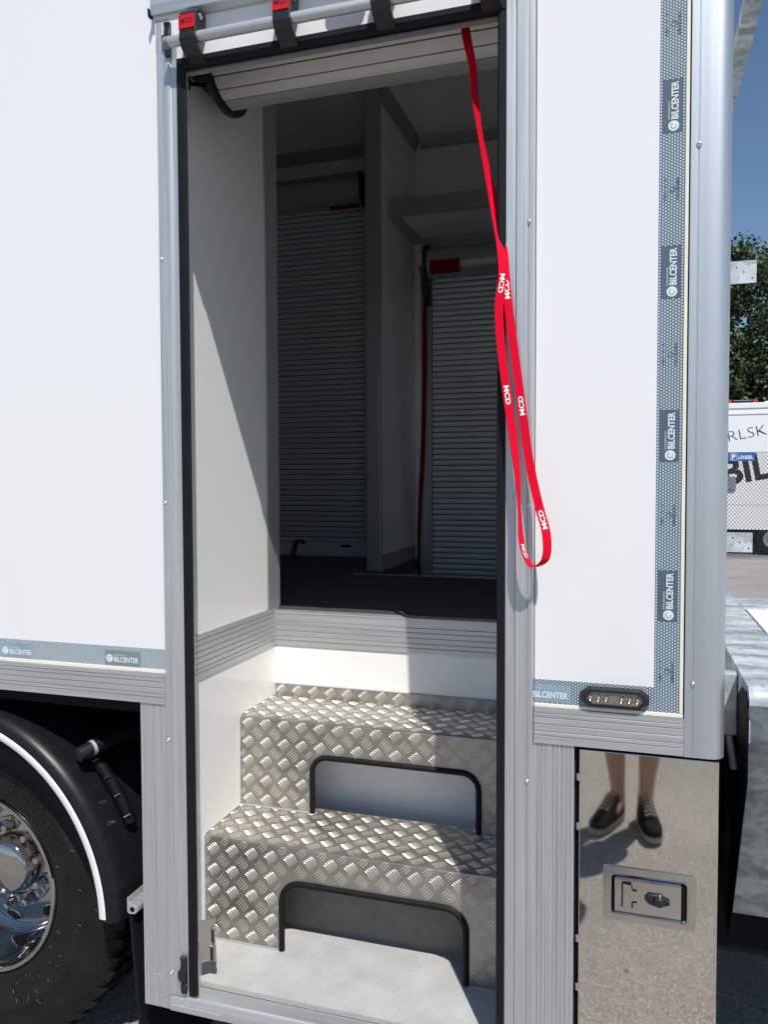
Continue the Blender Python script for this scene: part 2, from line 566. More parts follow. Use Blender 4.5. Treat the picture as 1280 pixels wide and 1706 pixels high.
def logo(fn, patch, parent, cut=0.0):
    b = MB()
    def F(du):
        return lambda u, v, w=0: fn(u, v, du)
    if cut:
        b.add([fn(u, v, 0.0004) for u, v in ((cut, 0), (0.098, 0), (0.098, 0.036), (cut, 0.036))], [(0, 1, 2, 3)], 0)
    else:
        b.add([fn(u, v, 0.0004) for u, v in ((0, 0), (0.098, 0), (0.098, 0.036), (0, 0.036))], [(0, 1, 2, 3)], 0)
        c = circle(0.0125, 0.0165, 0.0096, 20)
        b.add([fn(*p, 0.0007) for p in c], [tuple(range(20))], 1)
        ring = [(0.0125 + r * cos(radians(a)), 0.0165 + r * sin(radians(a))) for r in (0.0045, 0.0055) for a in range(20, 300, 20)]
        nn = len(ring) // 2
        b.add([fn(*p, 0.0010) for p in ring], [(i, i + 1, nn + i + 1, nn + i) for i in range(nn - 1)], 0)
        text_into(b, 'KARLSKRONA', F(0.0007), 0.024, 0.0232, w=0.034, h=0.0035, mi=1)
    text_into(b, 'BILCENTER', F(0.0007), 0.0245, 0.0082, w=0.0690, h=0.0128, bold=0.03, mi=1)
    return b.build('logo_patch', [patch, 'logo'], parent)

# upright tape: reads upwards
for zt in (2.294, 1.988, 1.681, 1.376, 2.601):
    logo(lambda u, v, w, z0=zt - 0.098: (0.0835 - v, -0.0006 - w, z0 + u), 'patch', tv)
for xl in (-1.206, -1.514, -1.822):
    logo(lambda u, v, w, x0=xl: (x0 + u, -0.0006 - w, 1.1105 + v), 'patch_pale' if xl < -1.4 else 'grey_box', tl)
logo(lambda u, v, w: (-0.213 + u, -0.0006 - w, 1.1045 + v), 'patch_pale', tr, cut=0.0285)
# faint approval marks printed between the logos: a ring and short dashes
def approval(cx, cz, parent):
    b = MB()
    r0, r1, n = 0.0040, 0.0052, 18
    b.add([(cx + r * cos(2 * pi * k / n), -0.0012, cz + r * sin(2 * pi * k / n)) for r in (r0, r1) for k in range(n)],
          [(k, (k + 1) % n, n + (k + 1) % n, n + k) for k in range(n)])
    for dx in (-0.013, 0.010):
        for k in range(-3, 4):
            w = 0.0016 if k % 2 else 0.0026
            if k in (0, 2) and dx < 0:
                continue
            b.add([(cx + dx + a, -0.0012, cz + k * 0.0062 + e) for a, e in ((-w, -.002), (w, -.002), (w, .002), (-w, .002))], [(0, 1, 2, 3)])
    return b.build('approval_mark', 'patch', parent)
for cz in (2.395, 2.092, 1.785, 1.482, 1.182):
    approval(0.066, cz, tv)

# ribbed uprights below the body
rc = [(y, x) for y, x in ribbed(-1.109, XL, [-1.101, -1.094, -1.087, -1.075, -1.068, -1.061, -1.054], -0.002, 0.04, 0.002, 0.0016)]
MB().prism([(x, y) for y, x in rc], 'z', 0.296, 1.0275).build('ribbed_column', 'alu_v', T)
rc = ribbed(XR, -0.107, [-0.179, -0.170, -0.163, -0.148, -0.140, -0.131, -0.122, -0.115], -0.002, 0.04, 0.002, 0.0016)
MB().prism([(x, y) for y, x in rc], 'z', 0.296, 1.021).build('ribbed_column', 'alu_v', T)

# door frame
fl_ = [(XL, -0.002), (XL + 0.003, -0.011), (-1.0185, -0.011), (-1.018, -0.0085), (-1.0165, -0.0085), (-1.016, -0.011), (-1.0020, -0.011),
       (-0.9990, -0.007), (-0.9835, -0.007), (-0.9835, -0.003), (-0.977, -0.003), (-0.977, 0.028), (XL, 0.028)]
MB().prism(fl_, 'z', 0.3395, 2.585).build('door_post', 'alu_v', T, bevel=0.0006)
fr_ = [(XR, -0.002), (XR - 0.003, -0.011), (-0.1985, -0.011), (-0.199, -0.0085), (-0.2005, -0.0085), (-0.201, -0.011), (-0.2225, -0.011),
       (-0.2255, -0.007), (-0.2445, -0.007), (-0.2445, -0.003), (-0.250, -0.003), (-0.250, 0.028), (XR, 0.028)]
MB().prism(fr_, 'z', 0.3395, 2.585).build('door_post', 'alu_v', T, bevel=0.0006)
hd = [(-0.006, 2.4925), (-0.0075, 2.535), (-0.0105, 2.537), (-0.0105, 2.60), (0.0095, 2.66), (0.045, 2.66), (0.045, 2.4925)]
MB().prism(hd, 'x', XL, XR).build('head_panel', 'white', T, bevel=0.0008)
# rubber seal round the opening
sealL = MB().prism([(-0.983, -0.0105), (-0.9655, -0.0105), (-0.962, -0.007), (-0.962, -0.0035), (-0.983, -0.0035)], 'z', 0.345, 2.4695)
sealL.build('door_seal', 'rubber', T)
MB().prism([(-0.2455, -0.0105), (-0.258, -0.0105), (-0.2615, -0.007), (-0.2615, -0.0035), (-0.2455, -0.0035)], 'z', 0.345, 2.4695).build('door_seal', 'rubber', T)
MB().prism([(-0.0105, 2.4925), (-0.0105, 2.474), (-0.006, 2.4695), (0.006, 2.4695), (0.006, 2.4925)], 'x', -0.983, -0.2455).build('door_seal', 'rubber', T)
MB().box(-1.0, -0.25, 0.03, 0.045, 2.480, 2.655).build('head_lining', 'alu_in', T)

# sill
MB().prism([(-0.0075, 0.2985), (-0.0075, 0.334), (-0.0045, 0.3385), (0.036, 0.3385), (0.036, 0.2985)], 'x', -1.0345, XR - 0.001).build('sill', 'alu_h', T, smooth=50)
MB().box(-1.0345, -0.9, -0.0095, -0.0078, 0.2995, 0.3125).build('sill_cover', 'alu_h', T)

# screws
sc0 = MB()
sc0.lathe([(0.0, -0.0022), (0.0012, -0.0012), (0.0022, -0.0024), (0.0040, -0.0014), (0.0044, 0.0)], (0, 0, 0), 'y', 12)
sme = sc0.mesh('screw', 'screw', 50)
for x, z in [(-1.028, z_) for z_ in (2.054, 1.50, 0.948, 0.393)] + [(-0.1985, z_) for z_ in (2.055, 1.499, 0.942, 0.392)]:
    link('screw', sme, T).location = (x, -0.011, z)
for z in (2.167, 1.161):
    o = link('screw', sme, T); o.location = (0.1118, -0.004, z); o.scale = (1.2, 1.2, 1.2)
# water drops and grit at the foot of the left column
db = MB()
for _ in range(26):
    x = rnd.uniform(-1.108, -0.93); z = rnd.uniform(0.3, 0.36) if x > -1.03 else rnd.uniform(0.298, 0.42) ** 1
    if x > -1.03:
        z = rnd.uniform(0.301, 0.333)
    r = rnd.uniform(0.0007, 0.0017); y = -0.002 if x < -1.035 else -0.0075
    db.lathe([(0, -r * .7), (r * .7, -r * .4), (r, 0)], (x, y, z), 'y', 6)
db.build('water_drop', 'logo', T, smooth=60, kind='stuff')

# ------------------------------------------------------------------ inside of the cabin
WI = 'white_in'
def part(name, m_, *a, parent=None, bevel=0):
    return MB().box(*a).build(name, m_, parent or T, bevel=bevel)
part('well_wall', WI, XW - 0.06, XW, 0.03, YB + 0.03, 0.30, 1.0375)
part('well_wall', WI, XW - 0.06, XW, 0.03, YB - 0.055, 1.1535, ZC)
MB().prism([(x, y) for x, y in [(p[0], p[1]) for p in [(XW - 0.06, 0), (XW - 0.06, 1)]]] , 'x', 0, 0.0001) if False else None
wp = [( -d_, t) for d_, t in ribbed(1.038, 1.153, [1.052, 1.063, 1.078, 1.093, 1.108, 1.124, 1.138], -XW - 0.004, 1.125)]
MB().prism([(x, z) for x, z in wp], 'y', 0.03, YB + 0.02).build('wall_profile', 'alu_h', T)
MB().box(XW - 0.06, XW + 0.003, YB - 0.053, YB + 0.034, 1.1545, ZC).build('partition_cap', 'alu_v', T, bevel=0.002)
part('well_wall', WI, -0.20, -0.14, 0.03, 2.40, 0.30, ZC)
# riser under the cabin floor
part('well_riser', WI, XW, -0.2005, YB, YB + 0.03, 0.30, 1.0365)
MB().prism(ribbed(1.037, 1.136, [1.052, 1.066, 1.082, 1.098, 1.112], YB - 0.005, YB + 0.04), 'x', XW, -0.2005).build('floor_edge_profile', 'alu_h', T)
MB().prism([(YB - 0.006, 1.1362), (YB - 0.006, 1.141), (YB + 0.0405, 1.141), (YB + 0.0405, 1.1362)], 'x', XW, -0.2005).build('floor_nosing', 'alu_h', T, bevel=0.0012)
# cabin floor with raised ribs
part('cabin_floor', 'floor', -3.4, XW, YB + 0.041, YF, 1.08, FL)
part('cabin_floor', 'floor', XW + 0.0005, -0.2005, YB + 0.041, 1.68, 1.08, FL)
rb = MB()
x = XW - 0.4
while x < -0.21:
    y = YB + 0.026
    row = 0
    while y < 1.66:
        if x > XW + 0.005 or y > YB + 0.04:
            cx = x + (0.0042 if row % 2 else 0)
            a, b_ = 0.0045, 0.0062
            p = [(cx - a, y - b_), (cx - a + .003, y - b_), (cx + a, y + b_), (cx + a - .003, y + b_)]
            rb.add([(q[0], q[1], FL + 0.0005) for q in p] + [(cx - a + .0028, y - b_ + .0025, FL + .0024), (cx + a - .0028, y + b_ - .0025, FL + .0024)],
                   [(0, 1, 4), (1, 2, 5, 4), (2, 3, 5), (3, 0, 4, 5)])
        y += 0.0145 if y < 1.2 else 0.0145
        row += 1
    x += 0.0084
rb.build('floor_rib', 'rib', T, kind='stuff')
MB().box(-1.17, -0.2005, 1.660, 1.683, FL + 0.0005, FL + 0.0045).build('floor_nosing', 'alu_in', T)
# ceiling and walls
part('ceiling', WI, -3.4, 0.13, 0.05, YF, ZC, ZC + 0.05)
part('far_wall', WI, -1.302, -0.20, YF + 0.012, 2.45, 0.3, ZC)
part('far_wall', WI, -3.4, -2.05, YF + 0.012, 2.45, FL, ZC)
part('far_wall', WI, -2.05, -1.302, YF + 0.012, 2.45, 3.16, ZC)
part('end_wall', WI, -3.45, -3.4, 0.05, 2.45, FL, ZC)
part('end_wall', WI, 0.085, 0.13, 0.05, 2.45, FL, ZC)
part('side_lining', WI, -3.4, XW - 0.061, 0.047, 0.075, FL, ZC)
part('side_lining', WI, -0.139, 0.084, 0.047, 0.075, FL, ZC)
part('cabin_floor', 'floor', -0.139, 0.084, 0.076, YF, 1.08, FL)
# partition between the two far doors
XP = -1.088
part('partition', WI, -1.140, XP, 1.83, YF + 0.01, 1.21, ZC - 0.001)
part('partition_skirting', 'alu_in', -1.142, XP + 0.003, 1.83, YF + 0.01, 0.62, 1.2095)
MB().box(-1.153, -1.085, 1.800, 1.829, FL + 0.0005, ZC - 0.001).build('partition_cap', 'alu_in', T, bevel=0.003)
# cornice profiles
def cornice(pts, name='cornice'):
    return MB().prism(pts, 'x', -3.38, -1.1535).build(name, 'alu_in', T)
cy = [(YF + .011, 3.245), (YF - .003, 3.25), (YF - .006, 3.262), (YF - .03, 3.29), (YF - .034, ZC - .001), (YF + .011, ZC - .001)]
cornice(cy)
MB().prism(cy, 'x', XP + 0.0345, -0.2005).build('cornice', 'alu_in', T)
MB().prism([(XP + .0005, 3.235), (XP + .004, 3.235), (XP + .010, 3.25), (XP + .030, 3.285), (XP + .034, ZC - .001), (XP + .0005, ZC - .001)], 'y', 1.83, YF + 0.01).build('cornice', 'alu_in', T)
# header box over the right far door
MB().prism(ribbed(2.765, 2.842, [2.785, 2.80, 2.82], 1.94, 1.97), 'x', XP + 0.0005, -0.2005).build('header_profile', 'alu_in', T)
part('header_panel', WI, XP + 0.036, -0.2005, 1.971, YF + 0.011, 2.79, 2.842)
MB().prism([(XP + .0005, 2.762), (XP + .035, 2.772), (XP + .035, 2.842), (XP + .0005, 2.842)], 'y', 1.971, YF + .011).build('header_profile', 'alu_in', T)
MB().prism(ribbed(2.715, 2.789, [2.735, 2.76], YF - 0.012, YF + 0.0115), 'x', XP + 0.036, -0.2005).build('header_profile', 'alu_in', T)

# far roller shutters, one slat at a time
def slat_mesh(x0, x1, p=0.0283):
    c = [(0.0, 0.0), (-0.0035, 0.0025), (-0.0065, 0.009), (-0.0068, 0.0155), (-0.0045, 0.0215), (0.001, 0.0248), (0.004, 0.0248), (0.004, 0.0)]
    return MB().prism([(y, z * p / 0.0283) for y, z in c], 'x', x0, x1).mesh('slat', 'slat_alu', 45)
def shutter(x0, x1, z0, z1, first):
    back = MB().box(x0, x1, YF + 0.008, YF + 0.011, z0, z1).build('roller_shutter', 'chassis', T)
    me = slat_mesh(x0 + 0.002, x1 - 0.002)
    z = first
    while z < z1:
        link('slat', me, back).location = (0, YF + 0.002, z)
        z += 0.0283
    return back
s1 = shutter(-2.05, -1.335, FL + 0.002, 3.0, FL + 0.078)
bp_ = ribbed(FL + 0.004, FL + 0.076, [FL + 0.025, FL + 0.048], YF - 0.006, YF + 0.007)
MB().prism(bp_, 'x', -2.048, -1.337).build('bottom_bar', 'slat_alu', s1)
MB().box(-1.50, -1.44, YF - 0.012, YF - 0.0065, FL + 0.052, FL + 0.066).build('lock', 'plastic', s1)
MB().box(-1.42, -1.37, YF - 0.010, YF - 0.0065, FL + 0.05, FL + 0.068).build('lock', 'slat_alu', s1)
s2 = shutter(-0.992, -0.205, 0.36, 2.60, 0.41)
MB().box(-0.990, -0.207, YF - 0.006, YF + 0.007, 0.362, 0.408).build('bottom_bar', 'slat_alu', s2)
MB().box(-1.334, -1.303, YF - 0.02, YF + 0.011, FL + 0.0005, 3.16).build('shutter_track', 'alu_in', T, bevel=0.002)
MB().prism([(-1.048, YF - .022), (-1.038, YF - .022), (-1.037, YF - .012), (-1.026, YF - .012), (-1.025, YF - .022), (-1.010, YF - .022), (-1.009, YF - .012), (-.9935, YF - .012), (-.9935, YF + .011), (-1.048, YF + .011)], 'z', 0.36, 2.55).build('shutter_track', 'alu_in', T)
# roller housings
def roller(x0, x1, zc, r, yc, name='roller', m_='slat_alu'):
    pr = [(r * 1.0, 0)]
    b = MB()
    b.tube([(x0, yc, zc), (x1, yc, zc)], r, 28)
    return b.build(name, m_, T, smooth=40)
MB().prism(ribbed(3.125, 3.16, [3.14], YF - 0.03, YF + 0.0115), 'x', -2.05, -1.335).build('header_profile', 'alu_in', T)
cov = [(YF - .004, 3.12)] + [(YF - 0.055 - 0.075 * cos(radians(a)), 3.05 + 0.068 * sin(radians(a))) for a in (70, 40, 10, -20, -50, -80)] + [(YF - .004, 2.985)]
r1 = MB().prism(cov, 'x', -2.05, -1.345).build('roller_cover', 'curtain_alu', T, smooth=35)
MB().prism([(YF - .135, 3.118), (YF - .135, 2.99), (YF - .08, 2.96), (YF - .004, 2.96), (YF - .004, 3.118)], 'x', -1.3445, -1.336).build('end_plate', 'plastic', r1)
MB().box(-1.525, -1.36, YF - 0.075, YF - 0.07, 2.958, 2.981).build('handle_strip', 'label_shade_tone', r1)
r2 = roller(-0.985, -0.205, 2.632, 0.072, YF - 0.09, 'roller_cover', 'alu_in')
b = MB(); b.lathe([(0.0, 0), (0.095, 0), (0.095, 0.012), (0, 0.012)], (-1.0, YF - 0.085, 2.635), 'x', 24)
b.prism([(YF - .12, 2.62), (YF - .05, 2.47), (YF - .03, 2.44), (YF - .014, 2.44), (YF - .014, 2.62)], 'x', -1.03, -0.996)
b.build('end_plate', 'plastic', r2, smooth=30)
MB().prism([(YF - .168, 2.628), (YF - .17, 2.59), (YF - .15, 2.566), (YF - .148, 2.568), (YF - .167, 2.591), (YF - .165, 2.628)], 'x', -0.965, -0.815).build('handle_strip', 'label_shade_tone', r2)

# far step well
part('far_step', 'tread', XW + 0.0005, -0.2005, 1.70, 1.99, 0.30, 0.88)
part('far_step', 'tread', XW + 0.0005, -0.2005, 1.99, 2.20, 0.30, 0.62)
part('far_step', 'tread', XW + 0.0005, -0.2005, 2.20, YF, 0.30, 0.345)

# ------------------------------------------------------------------ entrance steps
def bars(mb, fn, u0, u1, v0, v1, skip, ou=0.0, ov=0.0, P=0.0548):
    """five-bar tread pattern; fn(u, v, w) -> world"""
    iu0, iu1 = int((u0 - ou) / P) - 2, int((u1 - ou) / P) + 2
    iv0, iv1 = int((v0 - ov) / P) - 2, int((v1 - ov) / P) + 2
    for i in range(iu0, iu1 + 1):
        for j in range(iv0, iv1 + 1):
            for t in (0, 1):
                cu, cv = (i + 0.5 * t) * P + ou, (j + 0.5 * t) * P + ov
                a = radians(-52 if t == 0 else 48)
                d = Vector((cos(a), sin(a))); n = Vector((-d.y, d.x))
                if n.x < 0: n = -n
                for k in range(-2, 3):
                    L = 0.0295 * (1.0 if abs(k) < 2 else 0.93) * 0.5
                    base = Vector((cu, cv)) + n * (k * 0.0065)
                    st = []
                    for s_ in (-1, -0.78, -0.3, 0.3, 0.78, 1):
                        st.append(base + d * (L * s_) + n * (0.0034 * (0.6 - s_ * s_)))
                    if not (u0 < base.x < u1 and v0 < base.y < v1) or any(skip(q.x, q.y) for q in st):
                        continue
                    st = [Vector((min(max(q.x, u0), u1), min(max(q.y, v0), v1))) for q in st]
                    v = [fn(st[0].x, st[0].y, 0.0001)]
                    for q, g_ in zip(st[1:5], (.75, 1, 1, .75)):
                        w, h = 0.00125 * g_, 0.0016 * g_
                        v += [fn(q.x + n.x * w * o_, q.y + n.y * w * o_, h * z_) for o_, z_ in ((-1, 0), (-.55, .8), (0, 1), (.55, .8), (1, 0))]
                    v.append(fn(st[5].x, st[5].y, 0.0001))
                    fs = [(0, i_ + 1, i_) for i_ in range(1, 5)] + [(21, 16 + i_, 17 + i_) for i_ in range(0, 4)]
                    for r_ in range(3):
                        fs += [(1 + 5 * r_ + i_, 2 + 5 * r_ + i_, 7 + 5 * r_ + i_, 6 + 5 * r_ + i_) for i_ in range(4)]
                    mb.add(v, fs)

X0, X1 = XW + 0.001, -0.2015
def step(y0, y1, z0, z1, cut, name, upstand=0.0, ytop=None):
    """plate with an arched foot hole cut = (x0, x1, top, radius)"""
    b = MB()
    cx0, cx1, ct, r = cut
    arch = [(cx0, z0)]
    for k in range(7):
        q = radians(180 - 90 * k / 6)
        arch.append((cx0 + r + r * cos(q), ct - r + r * sin(q)))
    for k in range(7):
        q = radians(90 - 90 * k / 6)
        arch.append((cx1 - r + r * cos(q), ct - r + r * sin(q)))
    arch.append((cx1, z0))
    out = [(X0, z0)] + arch + [(X1, z0), (X1, z1 - 0.006), (X0, z1 - 0.006)]
    plate(b, out, [], lambda u, v, w: (u, y0 + 0.0015 - w, v), 0.003)
    # folded nose and tread
    nose = [(y0, z1 - 0.006), (y0 + 0.0012, z1 - 0.0022), (y0 + 0.006, z1), (y1, z1), (y1, z1 - 0.003), (y0 + 0.006, z1 - 0.003), (y0 + 0.003, z1 - 0.006)]
    b.prism(nose, 'x', X0, X1)
    if upstand:
        b.box(X0, X1, y1 - 0.0035, y1 - 0.0005, z1 + 0.0003, z1 + upstand)
    o = b.build(name, 'tread', T, smooth=40)
    mb = MB()
    inside = lambda u, v: cx0 - .001 < u < cx1 + .001 and v < ct + .001
    bars(mb, lambda u, v, w: (u, y0 - w, v), X0, X1, z0 + 0.004, z1 - 0.004, inside, X0 + 0.026, z0 + 0.02)
    hole2 = (lambda u, v: False)
    bars(mb, lambda u, v, w: (u, v, z1 + w), X0, X1, y0 + 0.006, y1 - 0.006, hole2, X0 + 0.026, y0 + 0.02)
    if upstand:
        bars(mb, lambda u, v, w: (u, y1 - 0.0035 - w, v), X0, X1, z1 + 0.0005, z1 + upstand + 0.02 * 0, lambda u, v: False, X0 + 0.02, z1 + 0.016)
    mb.build('tread_bar', 'bar', o, kind='stuff', smooth=75)
    # black edging along the arch
    t = MB()
    a2 = [(u, y0 - 0.001, v) for u, v in arch]
    a2[0] = (a2[0][0], a2[0][1], z0 + 0.004); a2[-1] = (a2[-1][0], a2[-1][1], z0 + 0.004)
    t.tube(a2, 0.0078, 10)
    t.build('edge_trim', 'rubber', o, smooth=50)
    return o
step(0.214, 0.4555, 0.3465, 0.62, (-0.848, -0.369, 0.528, 0.052), 'lower_step', ytop=0.4555)
step(0.417, YB - 0.0005, 0.6215, 0.8785, (-0.846, -0.377, 0.783, 0.045), 'upper_step', 0.034)
# foot spaces behind the arches
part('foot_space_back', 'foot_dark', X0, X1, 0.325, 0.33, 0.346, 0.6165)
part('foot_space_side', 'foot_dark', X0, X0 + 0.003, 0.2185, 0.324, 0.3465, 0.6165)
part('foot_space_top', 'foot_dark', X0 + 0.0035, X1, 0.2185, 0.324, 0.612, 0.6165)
part('foot_space_back', WI, X0, X1, 0.53, 0.535, 0.35, 0.875)
part('foot_space_top', WI, X0, X1, 0.4205, 0.5295, 0.866, 0.870)  # white liner added, with the two sides below, to brighten the recess
part('foot_space_side', WI, X0, X0 + 0.15, 0.4205, 0.4235, 0.6215, 0.8655)
part('foot_space_side', WI, X1 - 0.12, X1, 0.4205, 0.4235, 0.6215, 0.8655)
# sealant beads
for q in ([(X0, .2125, .3475), (-.858, .2125, .3475)], [(-.360, .2125, .3475), (X1, .2125, .3475)], [(X0, .4155, .6225), (-.856, .4155, .6225)], [(-.368, .4155, .6225), (X1, .4155, .6225)],
          [(X0, YB - .0025, .914), (X1, YB - .0025, .914)],
          [(X0, .2125, .3475), (X0, .2125, .615), (X0, .219, .6215), (X0, .4155, .6225), (X0, .4155, .873), (X0, .422, .8795), (X0, YB - .004, .8795), (X0, YB - .004, .914)]):
    MB().tube(q, 0.0026, 6).build('sealant_bead', 'sealant', T, smooth=60)

# landing with grip mat
part('landing', 'chassis', X0, X1, 0.037, 0.60, 0.296, 0.3395)
part('landing_edge', 'alu_h', XW + .001, -0.2015, 0.0365, 0.05, 0.3398, 0.3425)
mt = part('grip_mat', 'mat', X0, X1, 0.046, 0.598, 0.3428, 0.3455)
gm = MB()
y = 0.05
row = 0
while y < 0.56:
    x = X0 + 0.004 + (0.0036 if row % 2 else 0)
    while x < X1 - 0.006:
        w, l, h = 0.0030, 0.0024, 0.0017
        gm.add([(x - w, y - l, .3453), (x + w, y - l, .3453), (x + w, y + l, .3453), (x - w, y + l, .3453), (x - w * .5, y - l * .1, .3455 + h), (x + w * .5, y - l * .1, .3455 + h)],
               [(0, 1, 5, 4), (1, 2, 5), (2, 3, 4, 5), (3, 0, 4)])
        x += 0.0072
    y += 0.0064
    row += 1
gm.build('grip_stud', 'mat', mt, kind='stuff')

# strike plate at the foot of the left post
b = MB()
b.prism([(-0.9765, 0.0285), (-0.9485, 0.055), (-0.9505, 0.0585), (-0.9765, 0.034)], 'z', 0.40, 0.502)
b.prism([(-0.955, 0.046), (-0.944, 0.040), (-0.942, 0.043), (-0.953, 0.052)], 'z', 0.445, 0.478)
b.prism([(-0.957, 0.044), (-0.943, 0.046), (-0.943, 0.049), (-0.957, 0.05)], 'z', 0.40, 0.436)
b.build('strike_plate', 'steel', T, bevel=0.001)

# latches on the left post
def latch(x, z0, z1):
    b = MB()
    h = z1 - z0
    b.prism([(-0.0115, z0), (-0.0175, z0 + .002), (-0.020, z0 + h * .22), (-0.0145, z0 + h * .30), (-0.024, z0 + h * .38), (-0.0175, z0 + h * .85), (-0.022, z0 + h * .97), (-0.0115, z1)], 'x', x, x + 0.0145)
    b.box(x - 0.006, x + 0.004, -0.021, -0.0112, z0 + h * .40, z0 + h * .62)
    return b.build('latch', 'plastic', T, bevel=0.0015)
latch(-1.0005, 0.349, 0.440)
latch(-1.0085, 2.497, 2.573)

# canopy over the door, tube and clamps
MB().prism([(-0.0105, 2.594), (-0.019, 2.592), (-0.022, 2.60), (-0.022, 2.626), (-0.012, 2.634), (-0.0105, 2.634)], 'x', XL - 0.004, -0.24).build('canopy_rail', 'alu_h', T, smooth=40)
MB().box(XL - 0.008, -0.23, -0.024, -0.010, 2.635, 2.645).build('canopy_gasket', 'rubber', T, bevel=0.001)
MB().prism([(-0.0105, 2.588), (-0.026, 2.586), (-0.028, 2.604), (-0.009, 2.604)], 'x', XL - 0.0075, XL - 0.0045).build('canopy_end_cap', 'rubber', T)
MB().prism([(-0.0108, 2.575), (-0.024, 2.577), (-0.034, 2.584), (-0.034, 2.5875), (-0.024, 2.5915), (-0.0108, 2.5915)], 'x', -0.955, -0.24).build('drip_rail', 'alu_h', T, smooth=40)
MB().tube([(-0.989, -0.042, 2.512), (-0.27, -0.042, 2.512)], 0.0115, 20).build('stow_tube', 'alu_h', T, smooth=40)
MB().lathe([(0.0, 0), (0.0122, 0), (0.0122, 0.012), (0, 0.012)], (-0.991, -0.042, 2.512), 'x', 20).build('tube_end_cap', 'grey_box', T, smooth=40)
cl = MB()
cl.prism([(-0.0105, 2.572), (-0.045, 2.572), (-0.0535, 2.562), (-0.0555, 2.527), (-0.0575, 2.506), (-0.050, 2.492), (-0.034, 2.480), (-0.0105, 2.472), (-0.0105, 2.482), (-0.030, 2.489), (-0.0445, 2.499), (-0.0445, 2.524), (-0.012, 2.53)], 'x', -0.9475, -0.907)
c0 = cl.build('tube_clamp', 'plastic', T, bevel=0.0015)
b = MB(); b.box(-0.9445, -0.9055, -0.0005, 0.004, 0, 0.031)
lb = MB(); lb.box(-0.9475, -0.9095, -0.0575, -0.0548, 2.5265, 2.5555)
text_into(lb, 'MCD', lambda u, v: (-0.943 + u, -0.0578, 2.5365 + v), 0, 0, w=0.029, h=0.0105, bold=0.035, mi=1)
lb.build('label', ['label_red', 'ink'], c0)
MB().lathe([(0, 0.004), (0.004, 0.0035), (0.0065, 0.001), (0.0065, 0)], (-0.907, -0.034, 2.559), 'x', 12).build('bolt', 'screw', c0, smooth=40)
for dx in (0.222, 0.437, 0.655):
    dup(c0, (dx, 0, 0))
# lamp over the door
b = MB(); plate(b, rrect(-0.60, -0.515, 2.575, 2.66, 0.012), [], lambda u, v, w: (u, -0.033 + w, v), 0.044)
b.build('door_lamp', 'plastic', T, bevel=0.003)

# rolled up door curtain: slats on an arc, bottom bar, drum end
arc = [(0.105, 2.585), (0.128, 2.556), (0.1535, 2.531), (0.178, 2.510), (0.205, 2.4955), (0.248, 2.4895)]
cur = MB().tube([(-0.98, 0.27, 2.64), (-0.255, 0.27, 2.64)], 0.118, 36).build('roll_up_door', 'curtain_alu', T, smooth=40)
cx0, cx1 = -0.982, -0.253
def slat_between(p, q, x0, x1, m_, name, gap=0.0016, bulge=0.002, th=0.008):
    d = Vector((q[0] - p[0], q[1] - p[1])); L = d.length; d /= L; n = Vector((-d.y, d.x))
    if n.x > 0: n = -n
    pts = []
    for s_ in (gap / L, 0.25, 0.5, 0.75, 1 - gap / L):
        z_ = Vector(p) + d * L * s_ + n * bulge * (1 - (2 * s_ - 1) ** 2)
        pts.append((z_.x, z_.y))
    pts2 = [(a[0] - n.x * th, a[1] - n.y * th) for a in pts[::-1]]
    return MB().prism(pts + pts2, 'x', x0, x1).build(name, m_, cur, smooth=50)
for i in range(4):
    slat_between(arc[i], arc[i + 1], cx0, cx1, 'curtain_alu', 'slat')
slat_between(arc[4], arc[5], cx0 + 0.001, cx1, 'alu_in', 'bottom_bar', 0.001, 0.0015, 0.012)
b = MB()
ap = [(0.10, 2.59)] + [(a[0] - 0.004, a[1] - 0.003) for a in arc[1:]] + [(0.262, 2.492)]
ap2 = [(a[0] + 0.03, a[1] + 0.02) for a in ap[::-1]]
b.prism(ap + ap2, 'x', cx0 - 0.012, cx0 - 0.0005)
b.build('end_guide', 'rubber', cur, smooth=60)
b = MB(); b.lathe([(0, 0), (0.118, 0), (0.128, 0.008), (0.128, 0.02), (0, 0.02)], (-1.02, 0.262, 2.62), 'x', 28)
b.box(-1.068, -1.02, 0.2, 0.33, 2.56, 2.72)
b.build('drum_end', 'plastic', cur, smooth=40)
b = MB(); b.box(XW + 0.0005, -0.99, 0.05, 0.062, 2.46, 2.66); b.tube([(-1.03, 0.06, 2.50), (-1.01, 0.20, 2.58)], 0.006, 8); b.tube([(-1.045, 0.06, 2.485), (-1.04, 0.22, 2.55)], 0.005, 8)
b.build('drum_bracket', 'chassis', cur)

# ------------------------------------------------------------------ marker lamp on the tape
b = MB()
def octo(hw, hh, c):
    return [(-hw, -hh + c), (-hw + c * 1.25, -hh), (hw - c * 1.25, -hh), (hw, -hh + c), (hw, hh - c), (hw - c * 1.25, hh), (-hw + c * 1.25, hh), (-hw, hh - c)]
LC = (-0.0305, 1.1238)
def oring(mb, a, ya, b_, yb, mi=0):
    n = 8
    mb.add([(LC[0] + u, ya, LC[1] + v) for u, v in a] + [(LC[0] + u, yb, LC[1] + v) for u, v in b_], [(i, (i + 1) % n, n + (i + 1) % n, n + i) for i in range(n)], mi)
o1, o2, o3 = octo(0.0645, 0.0195, 0.0115), octo(0.060, 0.0170, 0.0105), octo(0.052, 0.0120, 0.008)
oring(b, o1, -0.0008, o1, -0.008); oring(b, o1, -0.008, o2, -0.016); oring(b, o2, -0.016, o3, -0.0165); oring(b, o3, -0.0165, o3, -0.010)
ml = b.build('marker_lamp', 'plastic', T)
